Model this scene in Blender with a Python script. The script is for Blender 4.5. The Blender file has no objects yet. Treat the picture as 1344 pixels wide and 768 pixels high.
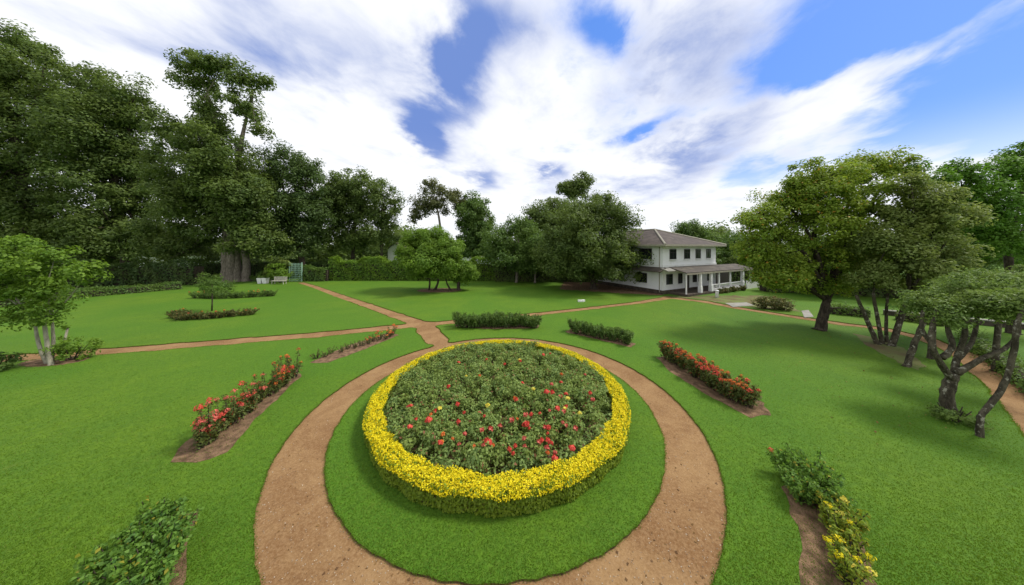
import bpy, bmesh, math, random
import numpy as np
from mathutils import Vector, Matrix

SC = bpy.context.scene
COL = SC.collection
rng = np.random.default_rng(11)
random.seed(11)
R = math.radians

# ------------------------------------------------------------------ camera
H = 5.0            # camera height above the lawn
FP, CX, HY = 338.0, 672.0, 325.0
cam = bpy.data.cameras.new('camera')
cam.sensor_width = 36.0
cam.lens = 36.0 * FP / 1344.0
cam.shift_y = -(384.0 - HY) / 1344.0
cam.clip_start, cam.clip_end = 0.1, 2000.0
cam_o = bpy.data.objects.new('camera', cam)
cam_o.location = (0, 0, H)
cam_o.rotation_euler = (R(90), 0, 0)
COL.objects.link(cam_o)
SC.camera = cam_o

# ------------------------------------------------------------------ light
SUN_EL, SUN_AZ = R(52), R(80)      # azimuth measured from +y towards +x
sun = bpy.data.lights.new('sun', 'SUN')
sun.energy = 2.5
sun.angle = R(12)
sun.color = (1.0, 0.95, 0.86)
sun_o = bpy.data.objects.new('sun', sun)
sd = Vector((math.sin(SUN_AZ) * math.cos(SUN_EL), math.cos(SUN_AZ) * math.cos(SUN_EL), math.sin(SUN_EL)))
sun_o.rotation_euler = (-sd).to_track_quat('-Z', 'Y').to_euler()
sun_o.location = (0, 0, 60)
COL.objects.link(sun_o)

SC.view_settings.view_transform = 'Standard'
SC.view_settings.look = 'None'
SC.view_settings.exposure = 0.55
SC.view_settings.gamma = 1.0
SC.view_settings.use_curve_mapping = False
SC.render.engine = 'CYCLES'
SC.cycles.max_bounces = 6
SC.cycles.diffuse_bounces = 3
SC.cycles.transmission_bounces = 3
SC.cycles.transparent_max_bounces = 4
SC.cycles.use_denoising = True


class NT:
    """tiny node helper"""
    def __init__(s, nt): s.nt = nt
    def n(s, t, **kw):
        x = s.nt.nodes.new(t)
        for k, v in kw.items(): setattr(x, k, v)
        return x
    def l(s, a, b): s.nt.links.new(a, b)
    def m(s, op, a, b=None, c=None):
        x = s.n('ShaderNodeMath', operation=op)
        for i, v in enumerate((a, b, c)):
            if v is None: continue
            if isinstance(v, (int, float)): x.inputs[i].default_value = v
            else: s.l(v, x.inputs[i])
        return x.outputs[0]
    def mix(s, f, a, b, blend='MIX'):
        x = s.n('ShaderNodeMix', data_type='RGBA', blend_type=blend)
        for i, v in ((0, f), (6, a), (7, b)):
            if isinstance(v, (int, float)): x.inputs[i].default_value = v
            elif isinstance(v, (tuple, list)): x.inputs[i].default_value = (*v, 1) if len(v) == 3 else v
            else: s.l(v, x.inputs[i])
        return x.outputs[2]
    def ramp(s, f, a, b):
        x = s.n('ShaderNodeMapRange', interpolation_type='SMOOTHSTEP')
        s.l(f, x.inputs[0]); x.inputs[1].default_value = a; x.inputs[2].default_value = b
        return x.outputs[0]
    def noise(s, vec, scale, detail=4, rough=0.55, dist=0.0):
        x = s.n('ShaderNodeTexNoise')
        x.inputs['Scale'].default_value = scale; x.inputs['Detail'].default_value = detail
        x.inputs['Roughness'].default_value = rough; x.inputs['Distortion'].default_value = dist
        if vec is not None: s.l(vec, x.inputs['Vector'])
        return x.outputs['Fac']


# ------------------------------------------------------------------ sky: Nishita blue under a broken cloud deck
world = bpy.data.worlds.new('World')
SC.world = world
world.use_nodes = True
world.node_tree.nodes.clear()
w = NT(world.node_tree)
wo = w.n('ShaderNodeOutputWorld'); bg = w.n('ShaderNodeBackground'); bg.inputs['Strength'].default_value = 0.1
w.l(bg.outputs[0], wo.inputs[0])
sky = w.n('ShaderNodeTexSky', sky_type='NISHITA', sun_disc=False)
sky.sun_elevation = SUN_EL; sky.sun_rotation = SUN_AZ
sky.air_density = 1.0; sky.dust_density = 0.4; sky.ozone_density = 3.0
tc = w.n('ShaderNodeTexCoord')
sep = w.n('ShaderNodeSeparateXYZ'); w.l(tc.outputs['Generated'], sep.inputs[0])
zz = w.m('ADD', w.m('MAXIMUM', sep.outputs[2], 0.0), 0.10)
uu = w.m('DIVIDE', sep.outputs[0], zz); vv = w.m('DIVIDE', sep.outputs[1], zz)   # a flat cloud deck overhead
def uvvec(su, sv, ou=0.0, ov=0.0, rot=0.0):
    c = w.n('ShaderNodeCombineXYZ')
    ca, sa = math.cos(rot), math.sin(rot)
    a = w.m('ADD', w.m('MULTIPLY', uu, ca * su), w.m('MULTIPLY_ADD', vv, sa * su, ou))
    b = w.m('ADD', w.m('MULTIPLY', uu, -sa * sv), w.m('MULTIPLY_ADD', vv, ca * sv, ov))
    w.l(a, c.inputs[0]); w.l(b, c.inputs[1]); return c.outputs[0]
n_big = w.noise(uvvec(1.0, 0.55, 3.1, 0.7, -0.5), 1.0, 3, 0.5, 0.3)
n_med = w.noise(uvvec(1.0, 0.72, 8.3, 2.2, -0.45), 2.5, 7, 0.58, 0.25)
n_fin = w.noise(uvvec(1.0, 0.75, 1.7, 5.1, -0.4), 6.0, 7, 0.60, 0.3)
wu = w.m('MULTIPLY_ADD', w.m('SUBTRACT', n_med, 0.5), 0.75, uu)
wv = w.m('MULTIPLY_ADD', w.m('SUBTRACT', n_big, 0.5), 0.7, vv)
def blob(cu, cv, ru, rv, rot=0.0):
    du = w.m('SUBTRACT', wu, cu); dv = w.m('SUBTRACT', wv, cv)
    ca, sa = math.cos(rot), math.sin(rot)
    a = w.m('DIVIDE', w.m('ADD', w.m('MULTIPLY', du, ca), w.m('MULTIPLY', dv, sa)), ru)
    b = w.m('DIVIDE', w.m('SUBTRACT', w.m('MULTIPLY', dv, ca), w.m('MULTIPLY', du, sa)), rv)
    d2 = w.m('ADD', w.m('MULTIPLY', a, a), w.m('MULTIPLY', b, b))
    return w.m('EXPONENT', w.m('MULTIPLY', d2, -1.0))
SKY_HOLES = [(1.31, 1.17, 0.2, 0.22, 0, 0.6),   # (u, v, ru, rv, rot, depth)
    (1.90, 1.02, 0.62, 0.34, 0.3, 0.95), (2.9, 1.35, 0.8, 0.45, 0.3, 0.9), (1.25, 0.90, 0.35, 0.28, 0.2, 0.7),
    (2.1, 2.2, 0.45, 0.35, 0.5, 0.45),
    (0.36, 0.96, 0.22, 0.11, 0.3, 0.6), (0.90, 1.72, 0.13, 0.20, 0.2, 0.6), (1.67, 1.12, 0.20, 0.40, -0.25, -0.7), (-0.26, 2.75, 0.10, 0.25, 0, 0.0)]
dens = w.m('ADD', w.m('MULTIPLY', n_big, 0.55), w.m('ADD', w.m('MULTIPLY', n_med, 0.6), w.m('MULTIPLY', n_fin, 0.42)))
dens = w.m('ADD', dens, -0.35)
for h in SKY_HOLES:
    dens = w.m('SUBTRACT', dens, w.m('MULTIPLY', blob(*h[:5]), 0.62 * h[5]))
dens = w.m('ADD', dens, w.m('MULTIPLY', w.ramp(uu, 0.4, -1.2), 0.22))
cover = w.ramp(dens, 0.02, 0.42)
# darker slate bellies of the thicker clouds
GREY = [(-0.56, 1.88, 0.15, 0.34, 0.1, 1.5), (-0.27, 1.36, 0.17, 0.34, 0.3, 1.4), (-0.08, 1.02, 0.20, 0.18, 0.0, 1.0), (-0.28, 2.75, 0.16, 0.35, 0.0, 1.1), (0.42, 2.5, 0.1, 0.2, 0, 0.9), (-0.72, 1.2, 0.30, 0.26, 0, 0.42),
        (1.50, 2.1, 0.26, 0.75, -0.35, 0.9), (0.80, 1.25, 0.34, 0.34, 0.0, 0.62), (-1.0, 0.98, 0.4, 0.22, 0.0, 0.36), (-2.2, 0.85, 0.7, 0.25, 0, 0.3),
        (0.5, 2.9, 0.3, 0.35, 0, 0.5), (1.5, 3.0, 0.5, 0.35, 0.3, 0.5)]
g = w.m('ADD', w.m('MULTIPLY', w.m('SUBTRACT', n_med, 0.44), 1.15), w.m('MULTIPLY', w.m('SUBTRACT', n_fin, 0.5), 0.55))
for h in GREY:
    g = w.m('ADD', g, w.m('MULTIPLY', blob(*h[:5]), 0.75 * h[5]))
g = w.ramp(g, -0.06, 1.0)
ccol = w.mix(g, (7.3, 7.4, 7.6), (1.25, 2.05, 4.7))
lift = w.ramp(sep.outputs[2], 0.42, 0.0)
ccol = w.mix(w.m('MULTIPLY', lift, 0.4), ccol, (7.2, 7.35, 7.6))
blue = w.mix(0.6, sky.outputs[0], (0.70, 2.3, 7.6))
hz = w.ramp(sep.outputs[2], 0.30, 0.02)
blue = w.mix(w.m('MULTIPLY', hz, 0.9), blue, (7.8, 8.3, 8.9))
w.l(w.mix(cover, blue, ccol), bg.inputs['Color'])


# ------------------------------------------------------------------ placing helpers
def G(x, y, z=0.0):
    """ground (or height z) point seen at pixel x, y of the photograph"""
    D = FP * (H - z) / (y - HY)
    return Vector(((x - CX) / FP * D, D, z))
def AT(x, y, D):
    return Vector(((x - CX) / FP * D, D, H - (y - HY) / FP * D))

def tag(o, label=None, cat=None, group=None, kind=None):
    if label: o['label'] = label
    if cat: o['category'] = cat
    if group: o['group'] = group
    if kind: o['kind'] = kind
    return o
def empty(name, loc=(0, 0, 0), rz=0.0, label=None, cat=None, group=None):
    o = bpy.data.objects.new(name, None); COL.objects.link(o)
    o.empty_display_size = 0.3
    o.location = loc; o.rotation_euler = (0, 0, rz)
    return tag(o, label, cat, group)
def link(name, me, mat=None, parent=None, loc=None, rz=None, sc=None):
    o = bpy.data.objects.new(name, me); COL.objects.link(o)
    if mat is not None and not me.materials: me.materials.append(mat)
    if parent is not None: o.parent = parent
    if loc is not None: o.location = loc
    if rz is not None: o.rotation_euler = (0, 0, rz)
    if sc is not None: o.scale = (sc, sc, sc) if isinstance(sc, (int, float)) else sc
    return o
ORD = ('first second third fourth fifth sixth seventh eighth ninth tenth eleventh twelfth thirteenth fourteenth '
       'fifteenth sixteenth seventeenth eighteenth nineteenth twentieth').split()


def mesh_np(name, V, faces, smooth=False):
    """faces: (n,k) int array"""
    me = bpy.data.meshes.new(name)
    V = np.asarray(V, np.float32); faces = np.asarray(faces, np.int32)
    n, k = faces.shape
    me.vertices.add(len(V)); me.vertices.foreach_set('co', V.ravel())
    me.loops.add(n * k); me.loops.foreach_set('vertex_index', faces.ravel())
    me.polygons.add(n)
    me.polygons.foreach_set('loop_start', np.arange(0, n * k, k, dtype=np.int32))
    me.polygons.foreach_set('loop_total', np.full(n, k, np.int32))
    if smooth: me.polygons.foreach_set('use_smooth', np.ones(n, bool))
    me.update(calc_edges=True)
    return me
def unit(a):
    return a / np.maximum(np.linalg.norm(a, axis=-1, keepdims=True), 1e-9)

class MB:
    """collects simple solids into one mesh"""
    def __init__(s): s.v = []; s.f = []
    def add(s, vs, fs):
        b = len(s.v); s.v += [tuple(p) for p in vs]; s.f += [tuple(i + b for i in f) for f in fs]
    def box(s, x0, x1, y0, y1, z0, z1):
        s.add([(x0, y0, z0), (x1, y0, z0), (x1, y1, z0), (x0, y1, z0), (x0, y0, z1), (x1, y0, z1), (x1, y1, z1), (x0, y1, z1)],
              [(0, 3, 2, 1), (4, 5, 6, 7), (0, 1, 5, 4), (1, 2, 6, 5), (2, 3, 7, 6), (3, 0, 4, 7)])
    def prism(s, pts, z0, z1):
        n = len(pts)
        s.add([(p[0], p[1], z0) for p in pts] + [(p[0], p[1], z1) for p in pts],
              [tuple(range(n - 1, -1, -1)), tuple(range(n, 2 * n))] + [(i, (i + 1) % n, n + (i + 1) % n, n + i) for i in range(n)])
    def tube(s, pts, radii, sides=8, wob=0.0, cap=True):
        pts = [Vector(p) for p in pts]
        rings = []; up = Vector((0.31, 0.17, 0.93))
        prev = None
        for i, p in enumerate(pts):
            t = (pts[min(i + 1, len(pts) - 1)] - pts[max(i - 1, 0)])
            if t.length < 1e-6: t = Vector((0, 0, 1))
            t.normalize()
            if prev is None:
                a = t.cross(Vector((1, 0, 0)) if abs(t.x) < 0.8 else Vector((0, 1, 0))).normalized()
            else:
                a = (prev - t * prev.dot(t))
                a = a.normalized() if a.length > 1e-6 else t.orthogonal().normalized()
            prev = a; b = t.cross(a)
            ring = []
            for k in range(sides):
                an = 2 * math.pi * k / sides
                r = radii[i] * (1 + wob * (random.random() - 0.5) * 2)
                ring.append(p + a * (r * math.cos(an)) + b * (r * math.sin(an)))
            rings.append(ring)
        vs = [q for r_ in rings for q in r_]
        fs = []
        for i in range(len(rings) - 1):
            for k in range(sides):
                k2 = (k + 1) % sides
                fs.append((i * sides + k, i * sides + k2, (i + 1) * sides + k2, (i + 1) * sides + k))
        if cap:
            fs.append(tuple(range(sides - 1, -1, -1))); fs.append(tuple((len(rings) - 1) * sides + k for k in range(sides)))
        s.add(vs, fs)
    def build(s, name, mat, parent=None, smooth=False, loc=None, rz=None):
        me = bpy.data.meshes.new(name)
        me.from_pydata(s.v, [], s.f); me.update()
        if smooth: me.polygons.foreach_set('use_smooth', np.ones(len(me.polygons), bool))
        return link(name, me, mat, parent, loc, rz)

def curve_pts(pts, radii, n=5, jit=0.0):
    """Catmull-Rom resample"""
    P = [Vector(p) for p in pts]; out = []; rad = []
    for i in range(len(P) - 1):
        p0 = P[max(i - 1, 0)]; p1 = P[i]; p2 = P[i + 1]; p3 = P[min(i + 2, len(P) - 1)]
        for k in range(n):
            t = k / n
            q = 0.5 * ((2 * p1) + (p2 - p0) * t + (2 * p0 - 5 * p1 + 4 * p2 - p3) * t * t + (3 * p1 - p0 - 3 * p2 + p3) * t ** 3)
            if jit and (i or k): q += Vector((random.gauss(0, jit), random.gauss(0, jit), random.gauss(0, jit)))
            out.append(q); rad.append(radii[i] * (1 - t) + radii[i + 1] * t)
    out.append(P[-1]); rad.append(radii[-1])
    return out, rad

# ------------------------------------------------------------------ materials
def new_mat(name):
    m = bpy.data.materials.new(name); m.use_nodes = True
    m.node_tree.nodes.clear()
    k = NT(m.node_tree)
    out = k.n('ShaderNodeOutputMaterial'); p = k.n('ShaderNodeBsdfPrincipled')
    k.l(p.outputs[0], out.inputs[0])
    return m, k, p, out
def leaf_mat(name, dark, light, extra=None, extra_p=0.06, transl=0.38, rough=0.6):
    m, k, p, out = new_mat(name)
    a = k.n('ShaderNodeAttribute', attribute_name='rnd'); s = k.n('ShaderNodeSeparateXYZ')
    k.l(a.outputs['Vector'], s.inputs[0])
    c = k.mix(s.outputs[0], dark, light)
    c = k.mix(k.m('MULTIPLY', s.outputs[1], 0.6), c, tuple(0.5 * (d + l) * q for d, l, q in zip(dark, light, (1.35, 1.15, 0.7))))
    if extra:
        c = k.mix(k.m('GREATER_THAN', s.outputs[2], 1 - extra_p), c, extra)
    k.l(c, p.inputs['Base Color'])
    p.inputs['Roughness'].default_value = rough
    p.inputs['Specular IOR Level'].default_value = 0.3
    t = k.n('ShaderNodeBsdfTranslucent'); k.l(k.mix(0.5, c, (light[0] * 1.6, light[1] * 1.5, light[2])), t.inputs[0])
    mx = k.n('ShaderNodeMixShader'); mx.inputs[0].default_value = transl
    k.l(p.outputs[0], mx.inputs[1]); k.l(t.outputs[0], mx.inputs[2]); k.l(mx.outputs[0], out.inputs[0])
    return m
def plain(name, col, rough=0.7, var=0.25, scale=3.0, bump=0.0, bscale=40.0, col2=None, spec=0.3):
    m, k, p, out = new_mat(name)
    g = k.n('ShaderNodeNewGeometry')
    f = k.noise(g.outputs['Position'], scale, 6, 0.6)
    c = k.mix(k.ramp(f, 0.3, 0.7), tuple(v * (1 - var) for v in col), col2 or tuple(min(1, v * (1 + var)) for v in col))
    k.l(c, p.inputs['Base Color']); p.inputs['Roughness'].default_value = rough
    p.inputs['Specular IOR Level'].default_value = spec
    if bump:
        b = k.n('ShaderNodeBump'); b.inputs['Strength'].default_value = bump; b.inputs['Distance'].default_value = 0.05
        k.l(k.noise(g.outputs['Position'], bscale, 4, 0.6), b.inputs['Height']); k.l(b.outputs[0], p.inputs['Normal'])
    return m
def flat_petal(name, a, b, transl=0.2):
    m, k, p, out = new_mat(name)
    at = k.n('ShaderNodeAttribute', attribute_name='rnd'); s = k.n('ShaderNodeSeparateXYZ')
    k.l(at.outputs['Vector'], s.inputs[0])
    c = k.mix(s.outputs[0], a, b)
    k.l(c, p.inputs['Base Color']); p.inputs['Roughness'].default_value = 0.6
    p.inputs['Specular IOR Level'].default_value = 0.2
    t = k.n('ShaderNodeBsdfTranslucent'); k.l(c, t.inputs[0])
    mx = k.n('ShaderNodeMixShader'); mx.inputs[0].default_value = transl
    k.l(p.outputs[0], mx.inputs[1]); k.l(t.outputs[0], mx.inputs[2]); k.l(mx.outputs[0], out.inputs[0])
    return m

def grass_mat():
    m, k, p, out = new_mat('lawn_grass')
    g = k.n('ShaderNodeNewGeometry'); P = g.outputs['Position']
    big = k.ramp(k.noise(P, 0.13, 3, 0.5, 0.6), 0.32, 0.68)
    med = k.ramp(k.noise(P, 0.75, 6, 0.65, 0.4), 0.3, 0.7)
    fin = k.ramp(k.noise(P, 8.0, 4, 0.6), 0.36, 0.64)
    spk = k.ramp(k.noise(P, 21.0, 3, 0.6), 0.38, 0.62)
    c = k.mix(big, (0.060, 0.156, 0.008), (0.108, 0.190, 0.010))
    c = k.mix(k.m('MULTIPLY', med, 0.55), c, (0.046, 0.126, 0.010))
    c = k.mix(k.m('MULTIPLY', fin, 0.50), c, (0.034, 0.092, 0.008))
    c = k.mix(k.m('MULTIPLY', spk, 0.45), c, (0.110, 0.192, 0.020))
    dry = k.ramp(k.noise(P, 1.7, 7, 0.75, 0.8), 0.56, 0.80)
    c = k.mix(k.m('MULTIPLY', dry, 0.50), c, (0.140, 0.172, 0.028))
    thin = k.ramp(k.noise(P, 0.55, 8, 0.8, 1.0), 0.66, 0.80)
    c = k.mix(k.m('MULTIPLY', thin, 0.40), c, (0.140, 0.120, 0.045))
    k.l(c, p.inputs['Base Color']); p.inputs['Roughness'].default_value = 0.8; p.inputs['Specular IOR Level'].default_value = 0.15
    b = k.n('ShaderNodeBump'); b.inputs['Strength'].default_value = 0.7; b.inputs['Distance'].default_value = 0.03
    k.l(k.noise(P, 30.0, 5, 0.75), b.inputs['Height']); k.l(b.outputs[0], p.inputs['Normal'])
    return m
def path_mat():
    m, k, p, out = new_mat('path_grit')
    g = k.n('ShaderNodeNewGeometry'); P = g.outputs['Position']
    big = k.ramp(k.noise(P, 0.8, 6, 0.65, 0.8), 0.34, 0.66)
    fin = k.noise(P, 22.0, 6, 0.85)
    c = k.mix(big, (0.178, 0.092, 0.037), (0.272, 0.164, 0.073))
    c = k.mix(k.m('MULTIPLY', k.ramp(k.noise(P, 5.0, 6, 0.75), 0.5, 0.75), 0.5), c, (0.125, 0.062, 0.030))
    c = k.mix(k.m('MULTIPLY', k.ramp(fin, 0.42, 0.62), 0.5), c, (0.36, 0.235, 0.122))
    c = k.mix(k.m('MULTIPLY', k.ramp(k.noise(P, 31.0, 4, 0.85), 0.53, 0.66), 0.5), c, (0.105, 0.054, 0.026))
    v = k.n('ShaderNodeTexVoronoi'); v.inputs['Scale'].default_value = 9.0; k.l(P, v.inputs['Vector'])
    c = k.mix(k.m('MULTIPLY', k.m('LESS_THAN', v.outputs['Distance'], 0.055), 0.8), c, (0.48, 0.40, 0.30))
    k.l(c, p.inputs['Base Color']); p.inputs['Roughness'].default_value = 0.92; p.inputs['Specular IOR Level'].default_value = 0.15
    b = k.n('ShaderNodeBump'); b.inputs['Strength'].default_value = 0.6; b.inputs['Distance'].default_value = 0.03
    k.l(fin, b.inputs['Height']); k.l(b.outputs[0], p.inputs['Normal'])
    return m
def bark_mat(name, a, b, spots=None):
    m, k, p, out = new_mat(name)
    g = k.n('ShaderNodeNewGeometry')
    mp = k.n('ShaderNodeMapping'); mp.inputs['Scale'].default_value = (1, 1, 0.3); k.l(g.outputs['Position'], mp.inputs[0])
    f = k.noise(mp.outputs[0], 9.0, 6, 0.7)
    c = k.mix(k.ramp(f, 0.35, 0.65), a, b)
    if spots:
        c = k.mix(k.ramp(k.noise(g.outputs['Position'], 7.0, 4, 0.7), 0.55, 0.68), c, spots)
    k.l(c, p.inputs['Base Color']); p.inputs['Roughness'].default_value = 0.9; p.inputs['Specular IOR Level'].default_value = 0.15
    bb = k.n('ShaderNodeBump'); bb.inputs['Strength'].default_value = 0.7; bb.inputs['Distance'].default_value = 0.06
    k.l(f, bb.inputs['Height']); k.l(bb.outputs[0], p.inputs['Normal'])
    return m

M = dict(
    grass=grass_mat(), path=path_mat(),
    soil=plain('bed_soil', (0.150, 0.082, 0.045), 0.95, 0.45, 5.0, 0.8, 30, (0.25, 0.155, 0.088)),
    edge=plain('cut_turf_edge', (0.10, 0.068, 0.030), 0.95, 0.5, 9.0, 0.6, 40),
    worn=plain('worn_ground', (0.200, 0.140, 0.065), 0.95, 0.4, 0.9, 0.4, 20, (0.135, 0.175, 0.045)),
    concrete=plain('pale_concrete', (0.27, 0.26, 0.23), 0.85, 0.2, 2.0, 0.2, 20),
    bark=bark_mat('dark_bark', (0.030, 0.024, 0.018), (0.085, 0.068, 0.050)),
    bark_grey=bark_mat('grey_bark', (0.10, 0.085, 0.068), (0.24, 0.205, 0.165)),
    bark_moss=bark_mat('mossy_bark', (0.032, 0.027, 0.018), (0.105, 0.092, 0.062), (0.32, 0.31, 0.24)),
    bark_pale=bark_mat('pale_bark', (0.18, 0.165, 0.12), (0.36, 0.34, 0.26)),
    lf_dark=leaf_mat('leaf_dark', (0.032, 0.066, 0.020), (0.088, 0.150, 0.038)),
    lf_dark_b=leaf_mat('leaf_dark_olive', (0.050, 0.092, 0.023), (0.142, 0.212, 0.050)),
    lf_mid=leaf_mat('leaf_mid', (0.045, 0.102, 0.022), (0.130, 0.222, 0.046)),
    lf_bright=leaf_mat('leaf_bright', (0.068, 0.150, 0.015), (0.165, 0.285, 0.032)),
    lf_lime=leaf_mat('leaf_lime', (0.060, 0.155, 0.016), (0.130, 0.275, 0.030), transl=0.36),
    lf_yel=leaf_mat('leaf_yellow_green', (0.110, 0.200, 0.018), (0.250, 0.350, 0.045), (0.50, 0.26, 0.03), 0.018),
    lf_grey=leaf_mat('leaf_grey_green', (0.095, 0.155, 0.034), (0.225, 0.295, 0.080)),
    lf_airy=leaf_mat('leaf_airy', (0.075, 0.098, 0.040), (0.150, 0.175, 0.072)),
    lf_umb=leaf_mat('leaf_clipped', (0.070, 0.135, 0.028), (0.175, 0.270, 0.065)),
    lf_rose=leaf_mat('leaf_rose', (0.065, 0.130, 0.036), (0.275, 0.380, 0.110), (0.24, 0.095, 0.05), 0.04),
    lf_ring=leaf_mat('leaf_border', (0.100, 0.180, 0.014), (0.25, 0.34, 0.028)),
    lf_shrub=leaf_mat('leaf_shrub', (0.050, 0.085, 0.020), (0.140, 0.180, 0.045), (0.22, 0.06, 0.02), 0.10),
    lf_fresh=leaf_mat('leaf_fresh', (0.042, 0.115, 0.018), (0.165, 0.310, 0.048), (0.30, 0.28, 0.03), 0.04),
    lf_yfresh=leaf_mat('leaf_yellow_fresh', (0.110, 0.180, 0.018), (0.25, 0.34, 0.040), (0.45, 0.36, 0.03), 0.10),
    lf_pale=leaf_mat('leaf_pale_border', (0.050, 0.072, 0.020), (0.125, 0.145, 0.040), (0.26, 0.15, 0.05), 0.10),
    red=flat_petal('petal_red', (0.52, 0.045, 0.036), (0.72, 0.12, 0.080)),
    orange=flat_petal('petal_orange', (0.58, 0.12, 0.028), (0.74, 0.23, 0.05)),
    pink=flat_petal('petal_coral', (0.52, 0.075, 0.065), (0.66, 0.18, 0.13)),
    yellow=flat_petal('petal_yellow', (0.68, 0.54, 0.008), (0.86, 0.76, 0.020)),
    lemon=flat_petal('petal_lemon', (0.70, 0.60, 0.05), (0.80, 0.72, 0.15)),
    white=plain('white_paint', (0.72, 0.72, 0.72), 0.7, 0.06, 1.3, 0.1, 30, (0.78, 0.78, 0.77)),
    blade=leaf_mat('grass_blade', (0.050, 0.132, 0.009), (0.125, 0.215, 0.016), (0.20, 0.20, 0.06), 0.03, 0.45),
    cream=plain('weathered_cream_paint', (0.42, 0.40, 0.34), 0.7, 0.15, 4),
    wall=None, glass=None,
    grit=flat_petal('pale_grit', (0.24, 0.17, 0.11), (0.46, 0.38, 0.29), 0.0), dead=flat_petal('dead_leaf', (0.10, 0.05, 0.02), (0.26, 0.15, 0.05), 0.1),
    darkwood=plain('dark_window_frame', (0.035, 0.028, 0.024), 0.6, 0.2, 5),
    plinth=plain('dark_plinth', (0.070, 0.055, 0.042), 0.9, 0.4, 3, 0.4, 20),
    fascia=plain('eaves_board', (0.30, 0.28, 0.22), 0.7, 0.15, 4),
    trellis=plain('pale_green_paint', (0.34, 0.52, 0.40), 0.6, 0.1, 4),
    terracotta=plain('terracotta', (0.32, 0.12, 0.06), 0.8, 0.2, 6),
)
def wall_mat():
    m, k, p, out = new_mat('lapped_white_wall')
    tcn = k.n('ShaderNodeTexCoord'); s = k.n('ShaderNodeSeparateXYZ'); k.l(tcn.outputs['Object'], s.inputs[0])
    fr = k.m('FRACT', k.m('MULTIPLY', s.outputs[2], 4.5))
    g = k.n('ShaderNodeNewGeometry')
    mp = k.n('ShaderNodeMapping'); mp.inputs['Scale'].default_value = (1, 1, 0.25); k.l(g.outputs['Position'], mp.inputs[0])
    st = k.ramp(k.noise(mp.outputs[0], 1.6, 6, 0.7), 0.48, 0.82)
    c = k.mix(k.m('MULTIPLY', st, 0.45), (0.80, 0.80, 0.82), (0.46, 0.46, 0.43))
    k.l(c, p.inputs['Base Color']); p.inputs['Roughness'].default_value = 0.65
    b = k.n('ShaderNodeBump'); b.inputs['Strength'].default_value = 0.5; b.inputs['Distance'].default_value = 0.03
    k.l(fr, b.inputs['Height']); k.l(b.outputs[0], p.inputs['Normal'])
    return m
M['wall'] = wall_mat()
def tile_mat(name, a, b, moss):
    m, k, p, out = new_mat(name)
    tcn = k.n('ShaderNodeTexCoord')
    g = k.n('ShaderNodeNewGeometry')
    f = k.noise(g.outputs['Position'], 1.4, 6, 0.7)
    c = k.mix(k.ramp(f, 0.35, 0.65), a, b)
    c = k.mix(k.m('MULTIPLY', k.ramp(k.noise(g.outputs['Position'], 0.7, 5, 0.7), 0.5, 0.75), 0.6), c, moss)
    s = k.n('ShaderNodeSeparateXYZ'); k.l(tcn.outputs['Object'], s.inputs[0])
    row = k.m('FRACT', k.m('MULTIPLY', s.outputs[2], 7.0))
    c = k.mix(k.m('MULTIPLY', k.m('LESS_THAN', row, 0.18), 0.45), c, tuple(v * 0.4 for v in a))
    k.l(c, p.inputs['Base Color']); p.inputs['Roughness'].default_value = 0.85
    bb = k.n('ShaderNodeBump'); bb.inputs['Strength'].default_value = 0.6; bb.inputs['Distance'].default_value = 0.05
    k.l(row, bb.inputs['Height']); k.l(bb.outputs[0], p.inputs['Normal'])
    return m
M['roof'] = tile_mat('weathered_roof_tiles', (0.040, 0.028, 0.022), (0.078, 0.057, 0.046), (0.125, 0.100, 0.084))
M['lowroof'] = tile_mat('mossy_lower_roof', (0.050, 0.040, 0.032), (0.098, 0.080, 0.062), (0.12, 0.115, 0.070))
def glass_mat():
    m, k, p, out = new_mat('dark_window_glass')
    p.inputs['Base Color'].default_value = (0.012, 0.016, 0.020, 1); p.inputs['Roughness'].default_value = 0.12
    p.inputs['Specular IOR Level'].default_value = 0.5
    g = k.n('ShaderNodeNewGeometry'); b = k.n('ShaderNodeBump'); b.inputs['Strength'].default_value = 0.08
    k.l(k.noise(g.outputs['Position'], 3.0), b.inputs['Height']); k.l(b.outputs[0], p.inputs['Normal'])
    return m
M['glass'] = glass_mat()

# ------------------------------------------------------------------ leaves
def leaf_mesh(name, P, Nn, size, asp=0.55, clump=None, fold=0.14):
    P = np.asarray(P, np.float64); n = len(P)
    Nn = unit(np.asarray(Nn, np.float64))
    t = unit(np.cross(Nn, unit(rng.normal(size=(n, 3)))))
    b = np.cross(Nn, t)
    s = (np.broadcast_to(size, (n,)) * rng.uniform(0.65, 1.3, n))[:, None]
    V = np.empty((n, 4, 3))
    V[:, 0] = P - t * s * 0.5
    V[:, 1] = P + b * s * asp * 0.5 + Nn * s * fold
    V[:, 2] = P + t * s * 0.5 - Nn * s * fold * 0.6
    V[:, 3] = P - b * s * asp * 0.5 + Nn * s * fold
    me = mesh_np(name, V.reshape(-1, 3), np.arange(4 * n).reshape(n, 4))
    rnd = np.empty((n, 3))
    rnd[:, 0] = rng.random(n)
    rnd[:, 1] = rng.random(n) if clump is None else clump
    rnd[:, 2] = rng.random(n)
    a = me.attributes.new('rnd', 'FLOAT_VECTOR', 'POINT')
    a.data.foreach_set('vector', np.repeat(rnd, 4, axis=0).astype(np.float32).ravel())
    return me

def sphere_dirs(n, zmin=-1.0):
    z = rng.uniform(zmin, 1, n); ph = rng.uniform(0, 2 * math.pi, n); r = np.sqrt(1 - z * z)
    return np.stack([r * np.cos(ph), r * np.sin(ph), z], 1)

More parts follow.
